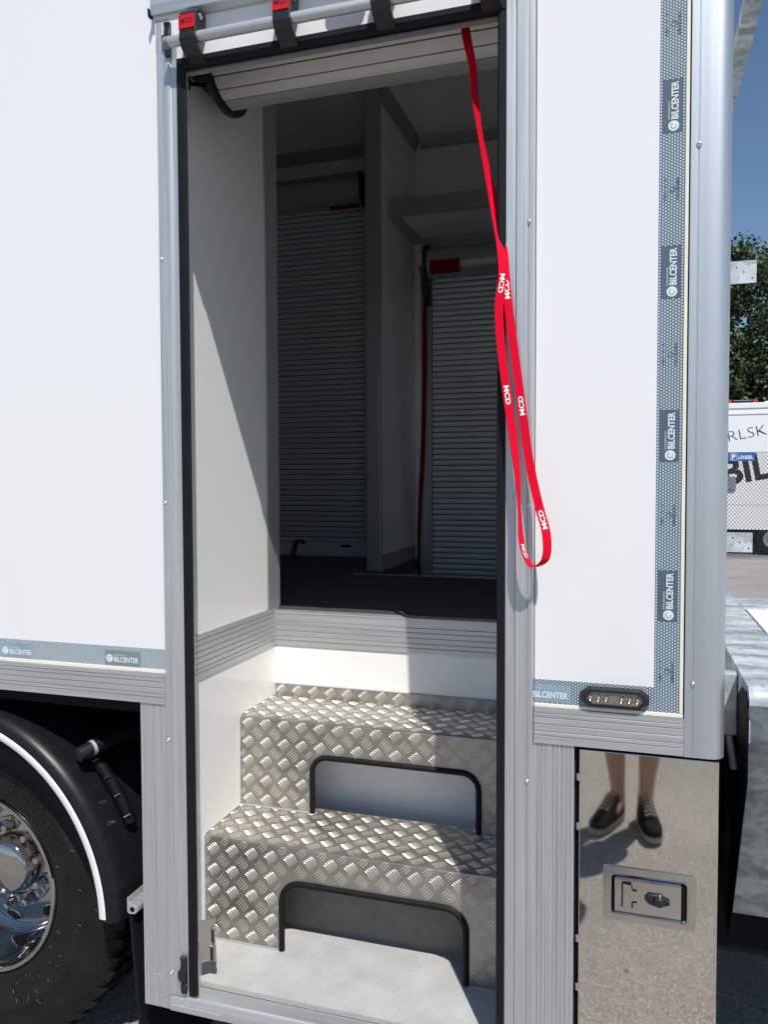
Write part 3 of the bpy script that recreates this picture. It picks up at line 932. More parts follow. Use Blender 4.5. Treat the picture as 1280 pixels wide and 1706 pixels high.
b = MB(); b.add([(LC[0] + u, -0.0125, LC[1] + v) for u, v in octo(0.0519, 0.0119, 0.008)], [tuple(range(8))])
b.build('lens', 'lens', ml)
for i, u in enumerate((-0.0445, -0.0295, -0.0150, 0.0140, 0.0285, 0.0435)):
    b = MB(); b.lathe([(0.0056, -0.0142), (0.0042, -0.0130), (0.0030, -0.0127)], (LC[0] + u, 0, LC[1]), 'y', 12)
    b.add([(LC[0] + u + 0.0030 * cos(k * pi / 4), -0.0128, LC[1] + 0.0036 * sin(k * pi / 4)) for k in range(8)], [tuple(range(8))], 1)
    b.build('led', ['led_cup', 'led'], ml, smooth=60)
for u in (-0.0585, 0.0585):
    o = link('screw', sme, ml); o.location = (LC[0] + u, -0.0125, LC[1]); o.scale = (.7, .7, .7)

# ------------------------------------------------------------------ polished storage box under the body
sx = MB()
sx.box(-0.097, 0.1615, 0.006, 0.02, 0.42, 1.0125)
bx = sx.build('storage_box', 'stainless', T, bevel=0.0015)
MB().box(-0.095, 0.1595, 0.021, 0.36, 0.425, 1.0105).build('box_body', 'chassis', bx)
MB().box(-0.1065, -0.0975, 0.02, 0.03, 0.35, 1.02).build('box_gap', 'chassis', T)
b = MB()
for z in (0.95, 0.85, 0.62, 0.52):
    b.tube([(-0.0995, 0.006, z), (-0.0995, 0.0065, z + 0.012)], 0.003, 8)
b.build('box_hinge', 'grey_box', bx, smooth=50, kind='stuff')
YH = 0.006
HM = lambda u, v, w: (u, YH - 0.002 - w, v)
b = MB()
plate(b, rrect(-0.050, 0.123, 0.678, 0.786, 0.008), [rrect(-0.0335, 0.1065, 0.692, 0.770, 0.006)], lambda u, v, w: (u, YH - 0.0015 + w, v), 0.003)
dish = b.build('latch_dish', 'steel', bx, bevel=0.0008)
b = MB()
o_, i_ = rrect(-0.0335, 0.1065, 0.692, 0.770, 0.006), rrect(-0.0305, 0.1035, 0.695, 0.767, 0.004)
n = len(o_)
b.add([(u, YH - 0.0035, v) for u, v in rrect(-0.0355, 0.1085, 0.690, 0.772, 0.006)] + [(u, YH - 0.0045, v) for u, v in o_] + [(u, YH - 0.0003, v) for u, v in i_], [(i, (i + 1) % n, n + (i + 1) % n, n + i) for i in range(n)] + [(n + i, n + (i + 1) % n, 2 * n + (i + 1) % n, 2 * n + i) for i in range(n)])
b.build('latch_rim', 'chrome', bx, smooth=60)
MB().add([(u, YH - 0.0003, v) for u, v in rrect(-0.0345, 0.1075, 0.691, 0.771, 0.006)], [tuple(range(n))]).build('latch_recess', 'chassis', bx)
b = MB(); b.box(-0.0275, 0.0965, YH - 0.0062, YH - 0.001, 0.6975, 0.7645)
b.build('latch_plate', 'steel', bx, bevel=0.002)
for z in (0.7665, 0.6955):
    b = MB(); b.tube([(-0.026, YH - 0.006, z), (0.095, YH - 0.006, z)], 0.0024, 8)
    b.build('latch_bar', 'chrome', bx, smooth=50)
b = MB()
plate(b, [(-0.010, 0.712), (0.0, 0.712), (0.006, 0.724), (0.014, 0.726), (0.014, 0.743), (0.006, 0.745), (0.002, 0.754), (-0.010, 0.757)], [], lambda u, v, w: (u, YH - 0.008 + w, v), 0.003)
b.build('latch_flap', 'steel', bx, bevel=0.0008)
b = MB(); b.box(-0.0145, -0.0115, YH - 0.0068, YH - 0.006, 0.709, 0.758)
b.prism([(YH - .0064, 0.755), (YH - .0068, 0.7605), (YH - .006, 0.7605)], 'x', -0.012, 0.004)
b.prism([(-0.0005, 0.7585), (0.0045, 0.7555), (0.0075, 0.7475), (0.0155, 0.7455), (0.0155, 0.7435), (0.0065, 0.7450), (0.0030, 0.7540), (-0.0005, 0.7565)], 'y', YH - 0.0067, YH - 0.006)
b.prism([(0.0045, 0.709), (0.0075, 0.709), (0.0075, 0.7195), (0.0150, 0.7205), (0.0150, 0.7235), (0.0045, 0.7225)], 'y', YH - 0.0067, YH - 0.006)
b.build('flap_slot', 'chassis', bx)
b = MB()
b.lathe([(0.0, -0.021), (0.008, -0.020), (0.0115, -0.013), (0.0125, -0.0055)], (0.0555, YH, 0.732), 'y', 16)
b.prism([(0.028, 0.734), (0.036, 0.724), (0.055, 0.7205), (0.075, 0.727), (0.075, 0.735), (0.055, 0.7435), (0.036, 0.744)], 'y', YH - 0.0125, YH - 0.0075)
b.build('thumb_turn', 'plastic', bx, smooth=40, bevel=0.001)

# ------------------------------------------------------------------ wheel, mudguard, chassis
WC = Vector((-1.698, 0.0, 0.452))
def wl(prof, name, m_, parent, n=72, **kw):
    b = MB(); b.lathe(prof, WC, 'y', n)
    return b.build(name, m_, parent, smooth=kw.get('smooth', 40))
wheel = wl([(0.250, 0.103), (0.2455, 0.096), (0.236, 0.096), (0.2315, 0.102), (0.2285, 0.125), (0.224, 0.150), (0.222, 0.175), (0.217, 0.215), (0.208, 0.242), (0.195, 0.251), (0.165, 0.243), (0.14, 0.236), (0.125, 0.235), (0.0, 0.235)], 'wheel', 'chrome', T, 96)
wl([(0.250, 0.104), (0.256, 0.098), (0.268, 0.0925), (0.30, 0.087), (0.335, 0.085), (0.338, 0.0835), (0.343, 0.0835), (0.346, 0.0855), (0.385, 0.089), (0.392, 0.088), (0.398, 0.0895), (0.415, 0.094), (0.43, 0.103), (0.444, 0.116), (0.448, 0.14), (0.448, 0.32), (0.43, 0.36), (0.36, 0.37), (0.25, 0.36)], 'tyre', 'tyre', wheel, 96)
# tread lugs round the shoulder
lg = MB()
lg.add([(0.418, .0945, -.011), (0.452, .118, -.015), (0.452, .16, -.013), (0.44, .16, -.013), (0.418, .0945, .011), (0.452, .118, .009), (0.452, .16, .012), (0.44, .16, .012)],
       [(0, 1, 5, 4), (1, 2, 6, 5), (0, 4, 7, 3), (0, 3, 2, 1), (4, 5, 6, 7), (2, 3, 7, 6)])
lme = lg.mesh('tread_lug', 'tyre')
for k in range(54):
    o = link('tread_lug', lme, wheel)
    o.location = WC
    o.rotation_euler = (0, -2 * pi * k / 54, 0)
lg2 = MB()
for k in range(54):
    for y0 in (0.17, 0.215, 0.26):
        q = 2 * pi * (k + 0.5 * (y0 > 0.2)) / 54
        c_, s_ = cos(q), sin(q)
        v = [(WC.x + r * c_ - t * s_, y, WC.z + r * s_ + t * c_) for r in (0.44, 0.457) for t in (-0.019, 0.019) for y in (y0, y0 + 0.036)]
        lg2.add(v, [(0, 1, 3, 2), (4, 6, 7, 5), (0, 4, 5, 1), (2, 3, 7, 6), (0, 2, 6, 4), (1, 5, 7, 3)])
lg2.build('tread_block', 'tyre', wheel, kind='stuff')
# raised lettering on the sidewall
def on_tyre(r0, a0, y=0.0835):
    def fn(u, v):
        r = r0 + v
        a = a0 - u / r0
        yy = 0.087 + (r - 0.30) * (-0.057) if r < 0.335 else 0.085 + (r - 0.346) * 0.1
        return (WC.x + r * cos(a), WC.y + yy - 0.0022, WC.z + r * sin(a))
    return fn
for body, r0_, a0_, w_, h_, bo in (('E-DRIVE', 0.296, 66, 0.215, 0.030, -0.012), ('02', 0.292, 13.5, 0.032, 0.020, -0.005)):
    tb = MB(); text_into(tb, body, on_tyre(r0_, radians(a0_)), 0, 0, w=w_, h=h_, bold=bo)
    tb.build('sidewall_lettering', 'fender', wheel)
# fine moulded ticks
tk = MB()
for k in range(26):
    r = rnd.uniform(0.27, 0.40); a = rnd.uniform(-1.2, 0.5); L = rnd.uniform(0.003, 0.012)
    f_ = on_tyre(r, a)
    tk.add([f_(0, 0), f_(0.0012, 0), f_(0.0012 + .003, L), f_(.003, L)], [(0, 1, 2, 3)])
tk.build('sidewall_ticks', 'grey_box', wheel, kind='stuff')
# hub, nuts, hand holes
wl([(0.086, 0.234), (0.082, 0.205), (0.076, 0.188), (0.066, 0.180), (0.0, 0.178)], 'hub', 'chrome', wheel, 48)
wl([(0.132, 0.2345), (0.130, 0.228), (0.096, 0.228), (0.094, 0.2345)], 'nut_ring', 'chrome', wheel, 60)
nb = MB()
nb.lathe([(0.0, -0.036), (0.008, -0.036), (0.0135, -0.028), (0.0145, -0.008), (0.019, -0.004), (0.019, 0.0)], (0, 0, 0), 'y', 6)
nb.lathe([(0.0, -0.046), (0.009, -0.044), (0.0105, -0.034)], (0, 0, 0), 'y', 12)
nme = nb.mesh('wheel_nut', 'chrome', 30)
for k in range(10):
    a = radians(18 + 36 * k)
    link('wheel_nut', nme, wheel).location = (WC.x + 0.1125 * cos(a), 0.229, WC.z + 0.1125 * sin(a))
for k in range(8):
    a = radians(-8 + 45 * k)
    b = MB()
    ring, N = [], 20
    for s_ in (1.0, 0.86, 0.80):
        for j in range(N):
            q = 2 * pi * j / N
            t, r = 0.031 * s_ * cos(q), 0.172 + 0.0185 * s_ * sin(q)
            yy = 0.243 + (r - 0.165) * 0.27 - (0.003 if s_ == 0.86 else 0.0012)
            ring.append((WC.x + r * cos(a) - t * sin(a), yy, WC.z + r * sin(a) + t * cos(a)))
    b.add(ring, [(j, (j + 1) % N, N + (j + 1) % N, N + j) for j in range(N)] + [(N + j, N + (j + 1) % N, 2 * N + (j + 1) % N, 2 * N + j) for j in range(N)], 0)
    b.add(ring[2 * N:], [tuple(range(N))], 1)
    b.build('hand_hole', ['chrome', 'chassis'], wheel, smooth=50)
# mudguard
fp = [(0.466, 0.030), (0.466, 0.004), (0.487, 0.0), (0.498, 0.003), (0.509, 0.012), (0.516, 0.026), (0.519, 0.045), (0.524, 0.40), (0.518, 0.40), (0.513, 0.05), (0.503, 0.018), (0.487, 0.006), (0.472, 0.030)]
FC = (WC.x - 0.004, 0.0, WC.z + 0.012)
b = MB(); b.lathe(fp, FC, 'y', 60, radians(1), radians(178), closed=True)
mg = b.build('mudguard', 'fender', T, smooth=50)
b = MB(); b.lathe([(0.4655, 0.004), (0.464, 0.0015), (0.466, -0.0005), (0.481, -0.0018), (0.484, -0.0003), (0.483, 0.001)], FC, 'y', 60, radians(2), radians(178), closed=True)
b.build('edge_stripe', 'white_paint', mg, smooth=60)
b = MB()
for k, a in enumerate((44, 39, 34, 29)):
    q = radians(a); c_ = Vector((FC[0] + 0.562 * cos(q), 0.22, FC[2] + 0.562 * sin(q)))
    b.box(c_.x - .006, c_.x + .006, 0.18, 0.24, c_.z - .012, c_.z + .012)
b.build('reflector_clip', 'steel', mg) if False else None
# bracket on top of the mudguard, with pins
b = MB()
b.tube([(FC[0] + 0.535 * cos(radians(a)), 0.10, FC[2] + 0.535 * sin(radians(a))) for a in (44, 40, 36, 32, 28, 24)], 0.016, 8)
b.build('mudguard_bracket', 'chassis', T, smooth=50)
for a in (43, 37.5, 32, 26):
    q = radians(a)
    p = Vector((FC[0] + 0.545 * cos(q), 0.084, FC[2] + 0.545 * sin(q)))
    b = MB(); b.tube([p + Vector((-.010, 0, -.003)), p + Vector((.008, 0, .008))], 0.0017, 6)
    b.build('bracket_pin', 'screw', T, smooth=50)
b = MB(); b.tube([(-1.300, 0.075, 0.876), (-1.14, 0.42, 0.955)], 0.0225, 20)
tk_ = b.build('pipe', 'chassis', T, smooth=40)
b = MB(); b.tube([(-1.318, 0.036, 0.867), (-1.304, 0.066, 0.874)], 0.0185, 20)
b.build('pipe_cap', 'plastic', tk_, smooth=40)
b = MB(); b.tube([(-1.3035, 0.0665, 0.8742), (-1.3005, 0.074, 0.8758)], 0.0196, 20)
b.build('pipe_ring', 'sealant', tk_, smooth=40)
b = MB(); b.tube([(-1.22, 0.35, 0.98), (-1.22, 0.75, 0.97)], 0.028, 14)
b.build('pipe', 'chassis', T, smooth=40)
part('chassis_rail', 'chassis', -6.4, 0.12, 0.78, 0.86, 0.62, 0.90)
part('chassis_rail', 'chassis', -6.4, 0.12, 1.64, 1.72, 0.62, 0.90)
part('underfloor', 'chassis', -6.5, XW - 0.0605, 0.052, 2.45, 0.985, 1.079)
part('underfloor', 'chassis', -0.1395, 0.13, 0.052, 2.45, 0.985, 1.079)
part('underfloor', 'chassis', XW - 0.06, -0.14, 0.69, 1.69, 0.90, 1.079)
part('light_block_plate', 'chassis', -6.4, XW - 0.0605, 0.70, 0.72, 0.30, 0.984)  # black plate added to keep the space behind the wheel dark
part('light_block_plate', 'chassis', XW - 0.06, -0.14, 0.0405, 2.45, 0.27, 0.2955)  # plate added to close the underside against light
part('axle', 'chassis', -1.75, -1.64, 0.38, 2.1, 0.40, 0.51)
# mud flap and aluminium rail stub beside the column
b = MB(); b.prism([(-1.163, 0.498), (-1.157, 0.498), (-1.118, 0.03), (-1.126, 0.03)], 'y', 0.016, 0.42)
b.build('mud_flap', 'rubber', T)
b = MB()
stub = [(x_ + 0.012, z_ + 0.052) for x_, z_ in [(-1.178, 0.487), (-1.173, 0.487), (-1.170, 0.474), (-1.158, 0.472), (-1.150, 0.466), (-1.150, 0.454), (-1.156, 0.449), (-1.172, 0.447), (-1.178, 0.452)]]
b.prism(stub, 'y', 0.012, 0.60)
b.build('rail_stub', 'alu_h', T, bevel=0.001)
b = MB(); b.tube([(-1.151, 0.0115, 0.5115), (-1.151, 0.016, 0.5115)], 0.0065, 10); b.build('rail_bore', 'chassis', T)
# other wheels so that the truck stands

# ------------------------------------------------------------------ red webbing straps
def spline(pts, n):
    """Catmull-Rom through tuples of numbers"""
    out = []
    P_ = [pts[0]] + list(pts) + [pts[-1]]
    for i in range(1, len(P_) - 2):
        for k in range(n):
            t = k / n
            out.append(tuple(0.5 * ((2 * b) + (-a + c) * t + (2 * a - 5 * b + 4 * c - d) * t * t + (-a + 3 * b - 3 * c + d) * t ** 3)
                             for a, b, c, d in zip(P_[i - 1], P_[i], P_[i + 1], P_[i + 2])))
    out.append(tuple(pts[-1]))
    return out

class Ribbon:
    """pts: (x, y, z, angle of the width direction about the vertical, degrees; 0 = along x)"""
    def __init__(s, pts, width, n=10):
        s.p = spline(pts, n); s.w = width
        s.len = [0.0]
        for a, b in zip(s.p, s.p[1:]):
            s.len.append(s.len[-1] + (Vector(a[:3]) - Vector(b[:3])).length)
    def frame(s, i):
        p = Vector(s.p[i][:3])
        t = (Vector(s.p[min(i + 1, len(s.p) - 1)][:3]) - Vector(s.p[max(i - 1, 0)][:3])).normalized()
        a = radians(s.p[i][3])
        w = Vector((cos(a), sin(a), 0)); w = (w - t * w.dot(t)).normalized()
        return p, t, w, w.cross(t).normalized()
    def at(s, l, c, h):
        i = 0
        while i < len(s.len) - 2 and s.len[i + 1] < l: i += 1
        f = (l - s.len[i]) / max(1e-9, s.len[i + 1] - s.len[i])
        A, B = s.frame(i), s.frame(i + 1)
        return A[0].lerp(B[0], f) + A[2].lerp(B[2], f) * c + A[3].lerp(B[3], f) * h
    def into(s, mb, th=0.0014):
        v, f = [], []
        for i in range(len(s.p)):
            p, t, w, n = s.frame(i)
            for a, b in ((-.5, -.5), (.5, -.5), (.5, .5), (-.5, .5)):
                v.append(p + w * s.w * a + n * th * b)
        for i in range(len(s.p) - 1):
            for k in range(4):
                f.append((4 * i + k, 4 * i + (k + 1) % 4, 4 * i + 4 + (k + 1) % 4, 4 * i + 4 + k))
        f += [(0, 1, 2, 3), tuple(4 * len(s.p) - 4 + k for k in range(4))]
        mb.add(v, f)
    def print(s, mb, l0, side, flip=1, h=0.0098, w=0.038, body='MCD'):
        """letters along the strap; side = +1/-1 face"""
        text_into(mb, body, lambda u, v: s.at(l0 + flip * u, (v - h / 2) * flip, -0.0013), 0, 0, w=w, h=h, bold=0.03)

ps = thing('pull_strap', 'long red looped pull strap printed in white, hanging from the open door', 'strap', (-0.35, 0.05, 2.49), 'red pull straps')
# one continuous loop: both strands run together from the top, then part
RA = Ribbon([(-0.353, 0.104, 2.565, 5), (-0.350, 0.096, 2.525, 5), (-0.343, 0.085, 2.478, 18), (-0.328, 0.070, 2.41, 48), (-0.321, 0.058, 2.345, 55), (-0.308, 0.045, 2.265, 74), (-0.292, 0.030, 2.19, 62),
             (-0.273, 0.012, 2.10, 45), (-0.255, -0.012, 2.015, 34), (-0.2485, -0.024, 1.955, 24), (-0.2545, -0.027, 1.90, 12), (-0.252, -0.028, 1.83, 6), (-0.240, -0.032, 1.735, 8), (-0.226, -0.036, 1.64, 22), (-0.216, -0.040, 1.56, 58),
             (-0.211, -0.045, 1.49, 78), (-0.206, -0.055, 1.435, 62), (-0.197, -0.060, 1.402, 62), (-0.184, -0.061, 1.383, 60), (-0.169, -0.0615, 1.387, 52)], 0.0175, 8)
RB = Ribbon([(-0.3525, 0.1065, 2.565, 5), (-0.3495, 0.0985, 2.523, 5), (-0.341, 0.087, 2.478, 18), (-0.326, 0.072, 2.41, 48), (-0.319, 0.060, 2.345, 55), (-0.306, 0.047, 2.265, 74), (-0.2895, 0.032, 2.19, 62),
             (-0.2695, 0.014, 2.10, 42), (-0.2505, -0.009, 2.015, 26), (-0.2425, -0.020, 1.945, 18), (-0.2365, -0.023, 1.89, 10), (-0.2245, -0.025, 1.80, 4), (-0.209, -0.030, 1.69, 0), (-0.192, -0.038, 1.58, -4), (-0.173, -0.050, 1.50, -2),
             (-0.1595, -0.058, 1.455, 8), (-0.1555, -0.062, 1.420, 20), (-0.159, -0.063, 1.398, 36), (-0.169, -0.0615, 1.387, 52)], 0.0175, 8)
b = MB()
RC = Ribbon(RA.p + RB.p[::-1][1:], 0.0168, 1)
RC.into(b)
web = b.build('webbing', 'strap', ps, smooth=50)
def lz(R, z):
    return min(range(len(R.p)), key=lambda i: abs(R.p[i][2] - z))
pb = MB(); RA.print(pb, RA.len[lz(RA, 1.955)], 1, 1); pb.build('strap_print', 'white_print', ps)
pb = MB(); RA.print(pb, RA.len[lz(RA, 1.735)], 1, 1); pb.build('strap_print', 'white_print', ps)
pb = MB(); RA.print(pb, RA.len[lz(RA, 2.195)], 1, 1); pb.build('strap_print', 'white_print', ps)
pb = MB(); RA.print(pb, RA.len[lz(RA, 1.425)], 1, 1, w=0.028); pb.build('strap_print', 'white_print', ps)
pb = MB(); RB.print(pb, RB.len[lz(RB, 1.675)], 1, -1); pb.build('strap_print', 'white_print', ps)
pb = MB(); RB.print(pb, RB.len[lz(RB, 1.455)], 1, -1); pb.build('strap_print', 'white_print', ps)
pb = MB(); RB.print(pb, RB.len[lz(RB, 1.905)], 1, -1); pb.build('strap_print', 'white_print', ps)
pb = MB(); RA.print(pb, RA.len[lz(RA, 2.512)], 1, 1, body='O', w=0.010, h=0.007); pb.build('strap_print', 'white_print', ps)

p2 = thing('pull_strap', 'red pull strap hanging beside the right far shutter, shade painted into its colour', 'strap', (-1.02, YF - 0.04, 2.46), 'red pull straps')
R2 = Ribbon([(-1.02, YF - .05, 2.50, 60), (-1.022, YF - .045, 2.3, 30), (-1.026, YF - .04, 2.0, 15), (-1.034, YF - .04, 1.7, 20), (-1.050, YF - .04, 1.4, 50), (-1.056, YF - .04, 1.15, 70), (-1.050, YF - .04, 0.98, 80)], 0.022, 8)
b = MB(); R2.into(b, 0.003); b.build('webbing', 'strap_shade_tone', p2, smooth=50)
p3 = thing('pull_strap', 'short red strap loop at the foot of the left far shutter', 'strap', (-1.75, YF - 0.03, 1.2), 'red pull straps')
b = MB()
R3 = Ribbon([(-1.715, YF - .008, 1.205, 0), (-1.725, YF - .03, 1.225, 0), (-1.742, YF - .05, 1.215, 0), (-1.752, YF - .06, 1.17, 0), (-1.756, YF - .065, 1.142, 0)], 0.028, 8)
R3.into(b, 0.003); b.build('webbing', 'strap_shade_tone', p3, smooth=50)

# ------------------------------------------------------------------ galvanised flatbed behind the white body
FB = thing('flatbed', 'galvanised steel flatbed with white deck behind the white truck body', 'flatbed', (1.2, 1.0, 0))
ZD = 1.158
b = MB()
b.prism([(x, y) for x, y in ((0.211, 0.02), (0.325, 0.02), (0.325, 1.34), (0.211, 1.34))], 'z', ZD - 0.006, ZD)
b.box(0.211, 0.217, 0.02, 1.34, ZD - 0.11, ZD - 0.0065)
b.box(0.319, 0.325, 0.02, 1.34, ZD - 0.11, ZD - 0.0065)
b.build('end_beam', 'galv', FB, bevel=0.003)
sec = [(0.60, ZD - .0005)] + [(0.03 - 0.03 * sin(radians(a)), ZD - 0.0305 + 0.03 * cos(radians(a))) for a in range(0, 91, 15)]
sec += [(0.36, 0.545), (0.364, 0.548), (0.005, 1.123)] + [(0.03 - 0.026 * sin(radians(a)), ZD - 0.0305 + 0.026 * cos(radians(a))) for a in range(90, -1, -15)] + [(0.60, ZD - .0055)]
b = MB(); b.prism(sec, 'x', 0.2115, 2.4); b.build('side_skirt', 'galv', FB, smooth=35)
b = MB(); b.prism([(0.0005, ZD - .055), (0.004, 0.98), (0.245, 0.546), (0.36, 0.546), (0.36, 1.0), (0.10, ZD - .02), (0.03, ZD - 0.012)], 'x', 0.2097, 0.2112); b.build('skirt_gusset', 'chassis', FB)  # black colour stands for the shaded side of the steel
MB().box(0.334, 2.4, 0.625, 1.02, ZD - 0.02, ZD - 0.004).build('deck_panel', 'white_paint', FB)
MB().box(0.3255, 2.4, 1.03, 1.24, ZD - 0.012, ZD - 0.001).build('cross_member', 'galv', FB, bevel=0.003)
MB().box(0.3255, 2.4, 0.60, 1.035, ZD - 0.06, ZD - 0.045).build('deck_tray', 'chassis', FB)
MB().box(0.1725, 0.33, 0.42, 0.44, 0.42, 1.03).build('gap_shade_sheet', 'chassis', FB)  # black sheet standing for the deck's shadow in the gap
MB().box(0.20, 6.0, 0.45, 2.45, 0.60, 0.64).build('underframe', 'chassis', FB)  # unseen plate added to keep skylight off the ground beneath
MB().box(0.45, 2.4, 0.78, 0.86, 0.72, 1.09).build('frame_rail', 'chassis', FB)
MB().box(0.45, 2.4, 1.64, 1.72, 0.72, 1.09).build('frame_rail', 'chassis', FB)
MB().box(1.9, 1.98, 0.75, 0.85, 0.0, 0.72).build('support_leg', 'chassis', FB)
MB().box(1.9, 1.98, 1.65, 1.75, 0.0, 0.72).build('support_leg', 'chassis', FB)
MB().box(0.32, 0.45, 0.80, 1.70, 0.95, 1.05).build('draw_beam', 'chassis', FB)
b = MB(); b.box(0.181, 0.2095, 0.16, 0.19, 1.02, 1.15); b.tube([(0.195, 0.17, 1.02), (0.205, 0.16, 0.95)], 0.008, 8)
b.build('locking_hook', 'galv', FB, bevel=0.003)
# mast hidden behind the corner post, with lamp plates and a brace
MB().box(0.176, 0.2185, 0.50, 0.54, 1.05, 2.56).build('mast', 'galv', FB)
for z0, z1 in ((2.021, 2.0745), (1.3715, 1.4195)):
    b = MB()
    h = z1 - z0
    plate(b, [(0.2155, z0), (0.279, z0), (0.279, z1), (0.2155, z1)], [circle(0.235, z0 + h * .72, 0.0022, 8), circle(0.250, z0 + h * .5, 0.0022, 8), circle(0.270, z0 + h * .2, 0.0022, 8)], lambda u, v, w: (u, 0.503 + w, v), 0.004)
    b.build('bracket_plate', 'galv', FB)
b = MB()
A0, B0 = Vector((0.260, 0.80, 2.577)), Vector((0.244, 0.20, 2.518))
pa, pb_ = A0.lerp(B0, -0.15), A0.lerp(B0, 1.1)
q = [pa, pa + Vector((-0.034, 0, 0)), pa + Vector((-0.034, 0, 0.03)), pa + Vector((0, 0, 0.03))]
q += [p + (pb_ - pa) for p in q]
b.add(q, [(0, 1, 2, 3), (4, 5, 6, 7), (0, 1, 5, 4), (1, 2, 6, 5), (2, 3, 7, 6), (3, 0, 4, 7)])
b.build('mast_brace', 'galv', FB)

# ------------------------------------------------------------------ parked white trailer, fence, sign
TY = 16.0
PT = thing('parked_trailer', 'white box trailer with black lettering parked behind the mesh fence', 'trailer', (4.5, TY + 1.2, 0))
MB().box(0.6, 9.0, TY, TY + 2.4, 0.52, 3.06).build('body', 'trailer_white', PT)
MB().box(0.58, 9.02, TY - 0.02, TY - 0.0005, 2.98, 3.09).build('top_rail', 'trailer_white', PT, bevel=0.01)
MB().box(0.58, 9.02, TY - 0.015, TY - 0.0005, 2.86, 2.90).build('rub_rail', 'trailer_white', PT)
MB().box(0.7, 8.9, TY + 0.05, TY + 2.3, 0.38, 0.515).build('underframe', 'chassis', PT)
MB().box(1.0, 8.9, TY + 1.15, TY + 1.2, 0.1, 0.38).build('underframe', 'chassis', PT)
tb = MB()
A = radians(10.5)
def slant(ox, oz, y):
    return lambda u, v: (ox + u * cos(A) - v * sin(A), y, oz + u * sin(A) + v * cos(A))
k_ = TY / 15.0
wka = (text('KARLSKRONA', -0.02)[2] - text('RLSKRONA', -0.02)[2])
hgt = 0.205
ox, oz = 1.872, 2.315
u0 = -wka * hgt * 1.12
text_into(tb, 'KARLSKRONA', slant(ox, oz, TY - 0.003), u0, 0, w=text('KARLSKRONA', -0.02)[2] * hgt * 1.12, h=hgt, bold=-0.02)
tb.build('lettering', 'ink', PT)
tb = MB()
wb = text('BILCENTER', 0.03)[2] - text('ILCENTER', 0.03)[2]
h2 = 0.555
text_into(tb, 'BILCENTER', slant(2.20, 1.485, TY - 0.003), -wb * h2 * .98, -0.01, w=text('BILCENTER', 0.03)[2] * h2 * .98, h=h2, bold=0.03)
tb.build('lettering', 'ink', PT)
MB().box(1.45, 2.005, TY - 0.05, TY - 0.005, 1.33, 1.60).build('locker_door', 'grey_box', PT, bevel=0.01)
for xx in (2.72, 3.7):
    c_ = (xx, TY + 0.02, 0.33)
    b = MB(); b.lathe([(0.19, 0.0), (0.21, -.015), (0.30, -.01), (0.33, 0.03), (0.33, 0.2), (0.2, 0.22)], c_, 'y', 36)
    b.build('tyre', 'rubber', PT, smooth=40)
    b = MB(); b.lathe([(0.19, 0.0), (0.18, .02), (0.12, 0.03), (0.06, 0.01), (0, 0.0)], c_, 'y', 36)
    b.build('rim', 'steel', PT, smooth=40)
# warning light bar on top of the trailer
LB = thing('light_bar', 'dark light bar with red end lenses above the white trailer roof', 'light bar', (2.2, TY + 0.6, 3.09))
MB().box(1.98, 2.36, TY + 0.5, TY + 0.75, 3.0605, 3.20).build('housing', 'plastic', LB, bevel=0.02)
MB().box(1.86, 1.979, TY + 0.5, TY + 0.75, 3.0605, 3.21).build('end_lens', 'red_lens', LB, bevel=0.03)
MB().box(2.361, 2.47, TY + 0.5, TY + 0.75, 3.0605, 3.21).build('end_lens', 'red_lens', LB, bevel=0.03)
VB = tag(MB().box(2.62, 3.1, TY + 0.6, TY + 1.0, 3.0605, 3.17).build('roof_vent', 'trailer_white', PT), '', '')
for k_n in ('label', 'category'):
    del VB[k_n]

FY = 15.0
FN = thing('chain_link_fence', 'zinc chain link fence in front of the white trailer', 'fence', (3.0, FY, 0))
b = MB()
def wire(mb, p, q, r):
    d = (Vector(q) - Vector(p)).normalized(); a = d.cross(Vector((0, 1, 0))).normalized() * r; c_ = Vector((0, r, 0))
    v = [Vector(p) + a, Vector(p) - a * .5 + c_ * .87, Vector(p) - a * .5 - c_ * .87, Vector(q) + a, Vector(q) - a * .5 + c_ * .87, Vector(q) - a * .5 - c_ * .87]
    mb.add(v, [(0, 1, 4, 3), (1, 2, 5, 4), (2, 0, 3, 5)])
zt, zb, P_ = 2.06, 0.06, 0.066
x = 0.2
H = zt - zb
while x < 6.0:
    for sgn in (1, -1):
        wire(b, (x, FY + 0.003 * sgn, zb), (x + sgn * H * 0.86, FY + 0.003 * sgn, zt), 0.0042)
    x += P_
b.build('mesh_wire', 'wire', FN, kind='stuff')
for z in (0.06, 1.05, 2.06):
    MB().tube([(-1.6, FY, z), (7.6, FY, z)], 0.004, 6).build('tension_wire', 'wire', FN)
for x in (0.9, 3.4, 5.9):
    MB().tube([(x, FY + 0.04, 0), (x, FY + 0.04, 2.12)], 0.03, 12).build('post', 'wire', FN, smooth=40)
SG = thing('parking_sign', 'blue parking sign with white lettering on the mesh fence', 'sign', (2.0, FY - 0.02, 1.9))
b = MB(); b.box(1.70, 2.222, FY - 0.03, FY - 0.02, 1.893, 2.055)
text_into(b, 'P', lambda u, v: (1.815 + u, FY - 0.0315, 1.925 + v), 0, 0, h=0.095, bold=0.03, mi=1)
fr = [(1.795, 1.91), (1.905, 1.91), (1.905, 2.035), (1.795, 2.035)]
fi = [(1.801, 1.916), (1.899, 1.916), (1.899, 2.029), (1.801, 2.029)]
b.add([(p[0], FY - 0.0312, p[1]) for p in fr + fi], [(i, (i + 1) % 4, 4 + (i + 1) % 4, 4 + i) for i in range(4)], 1)
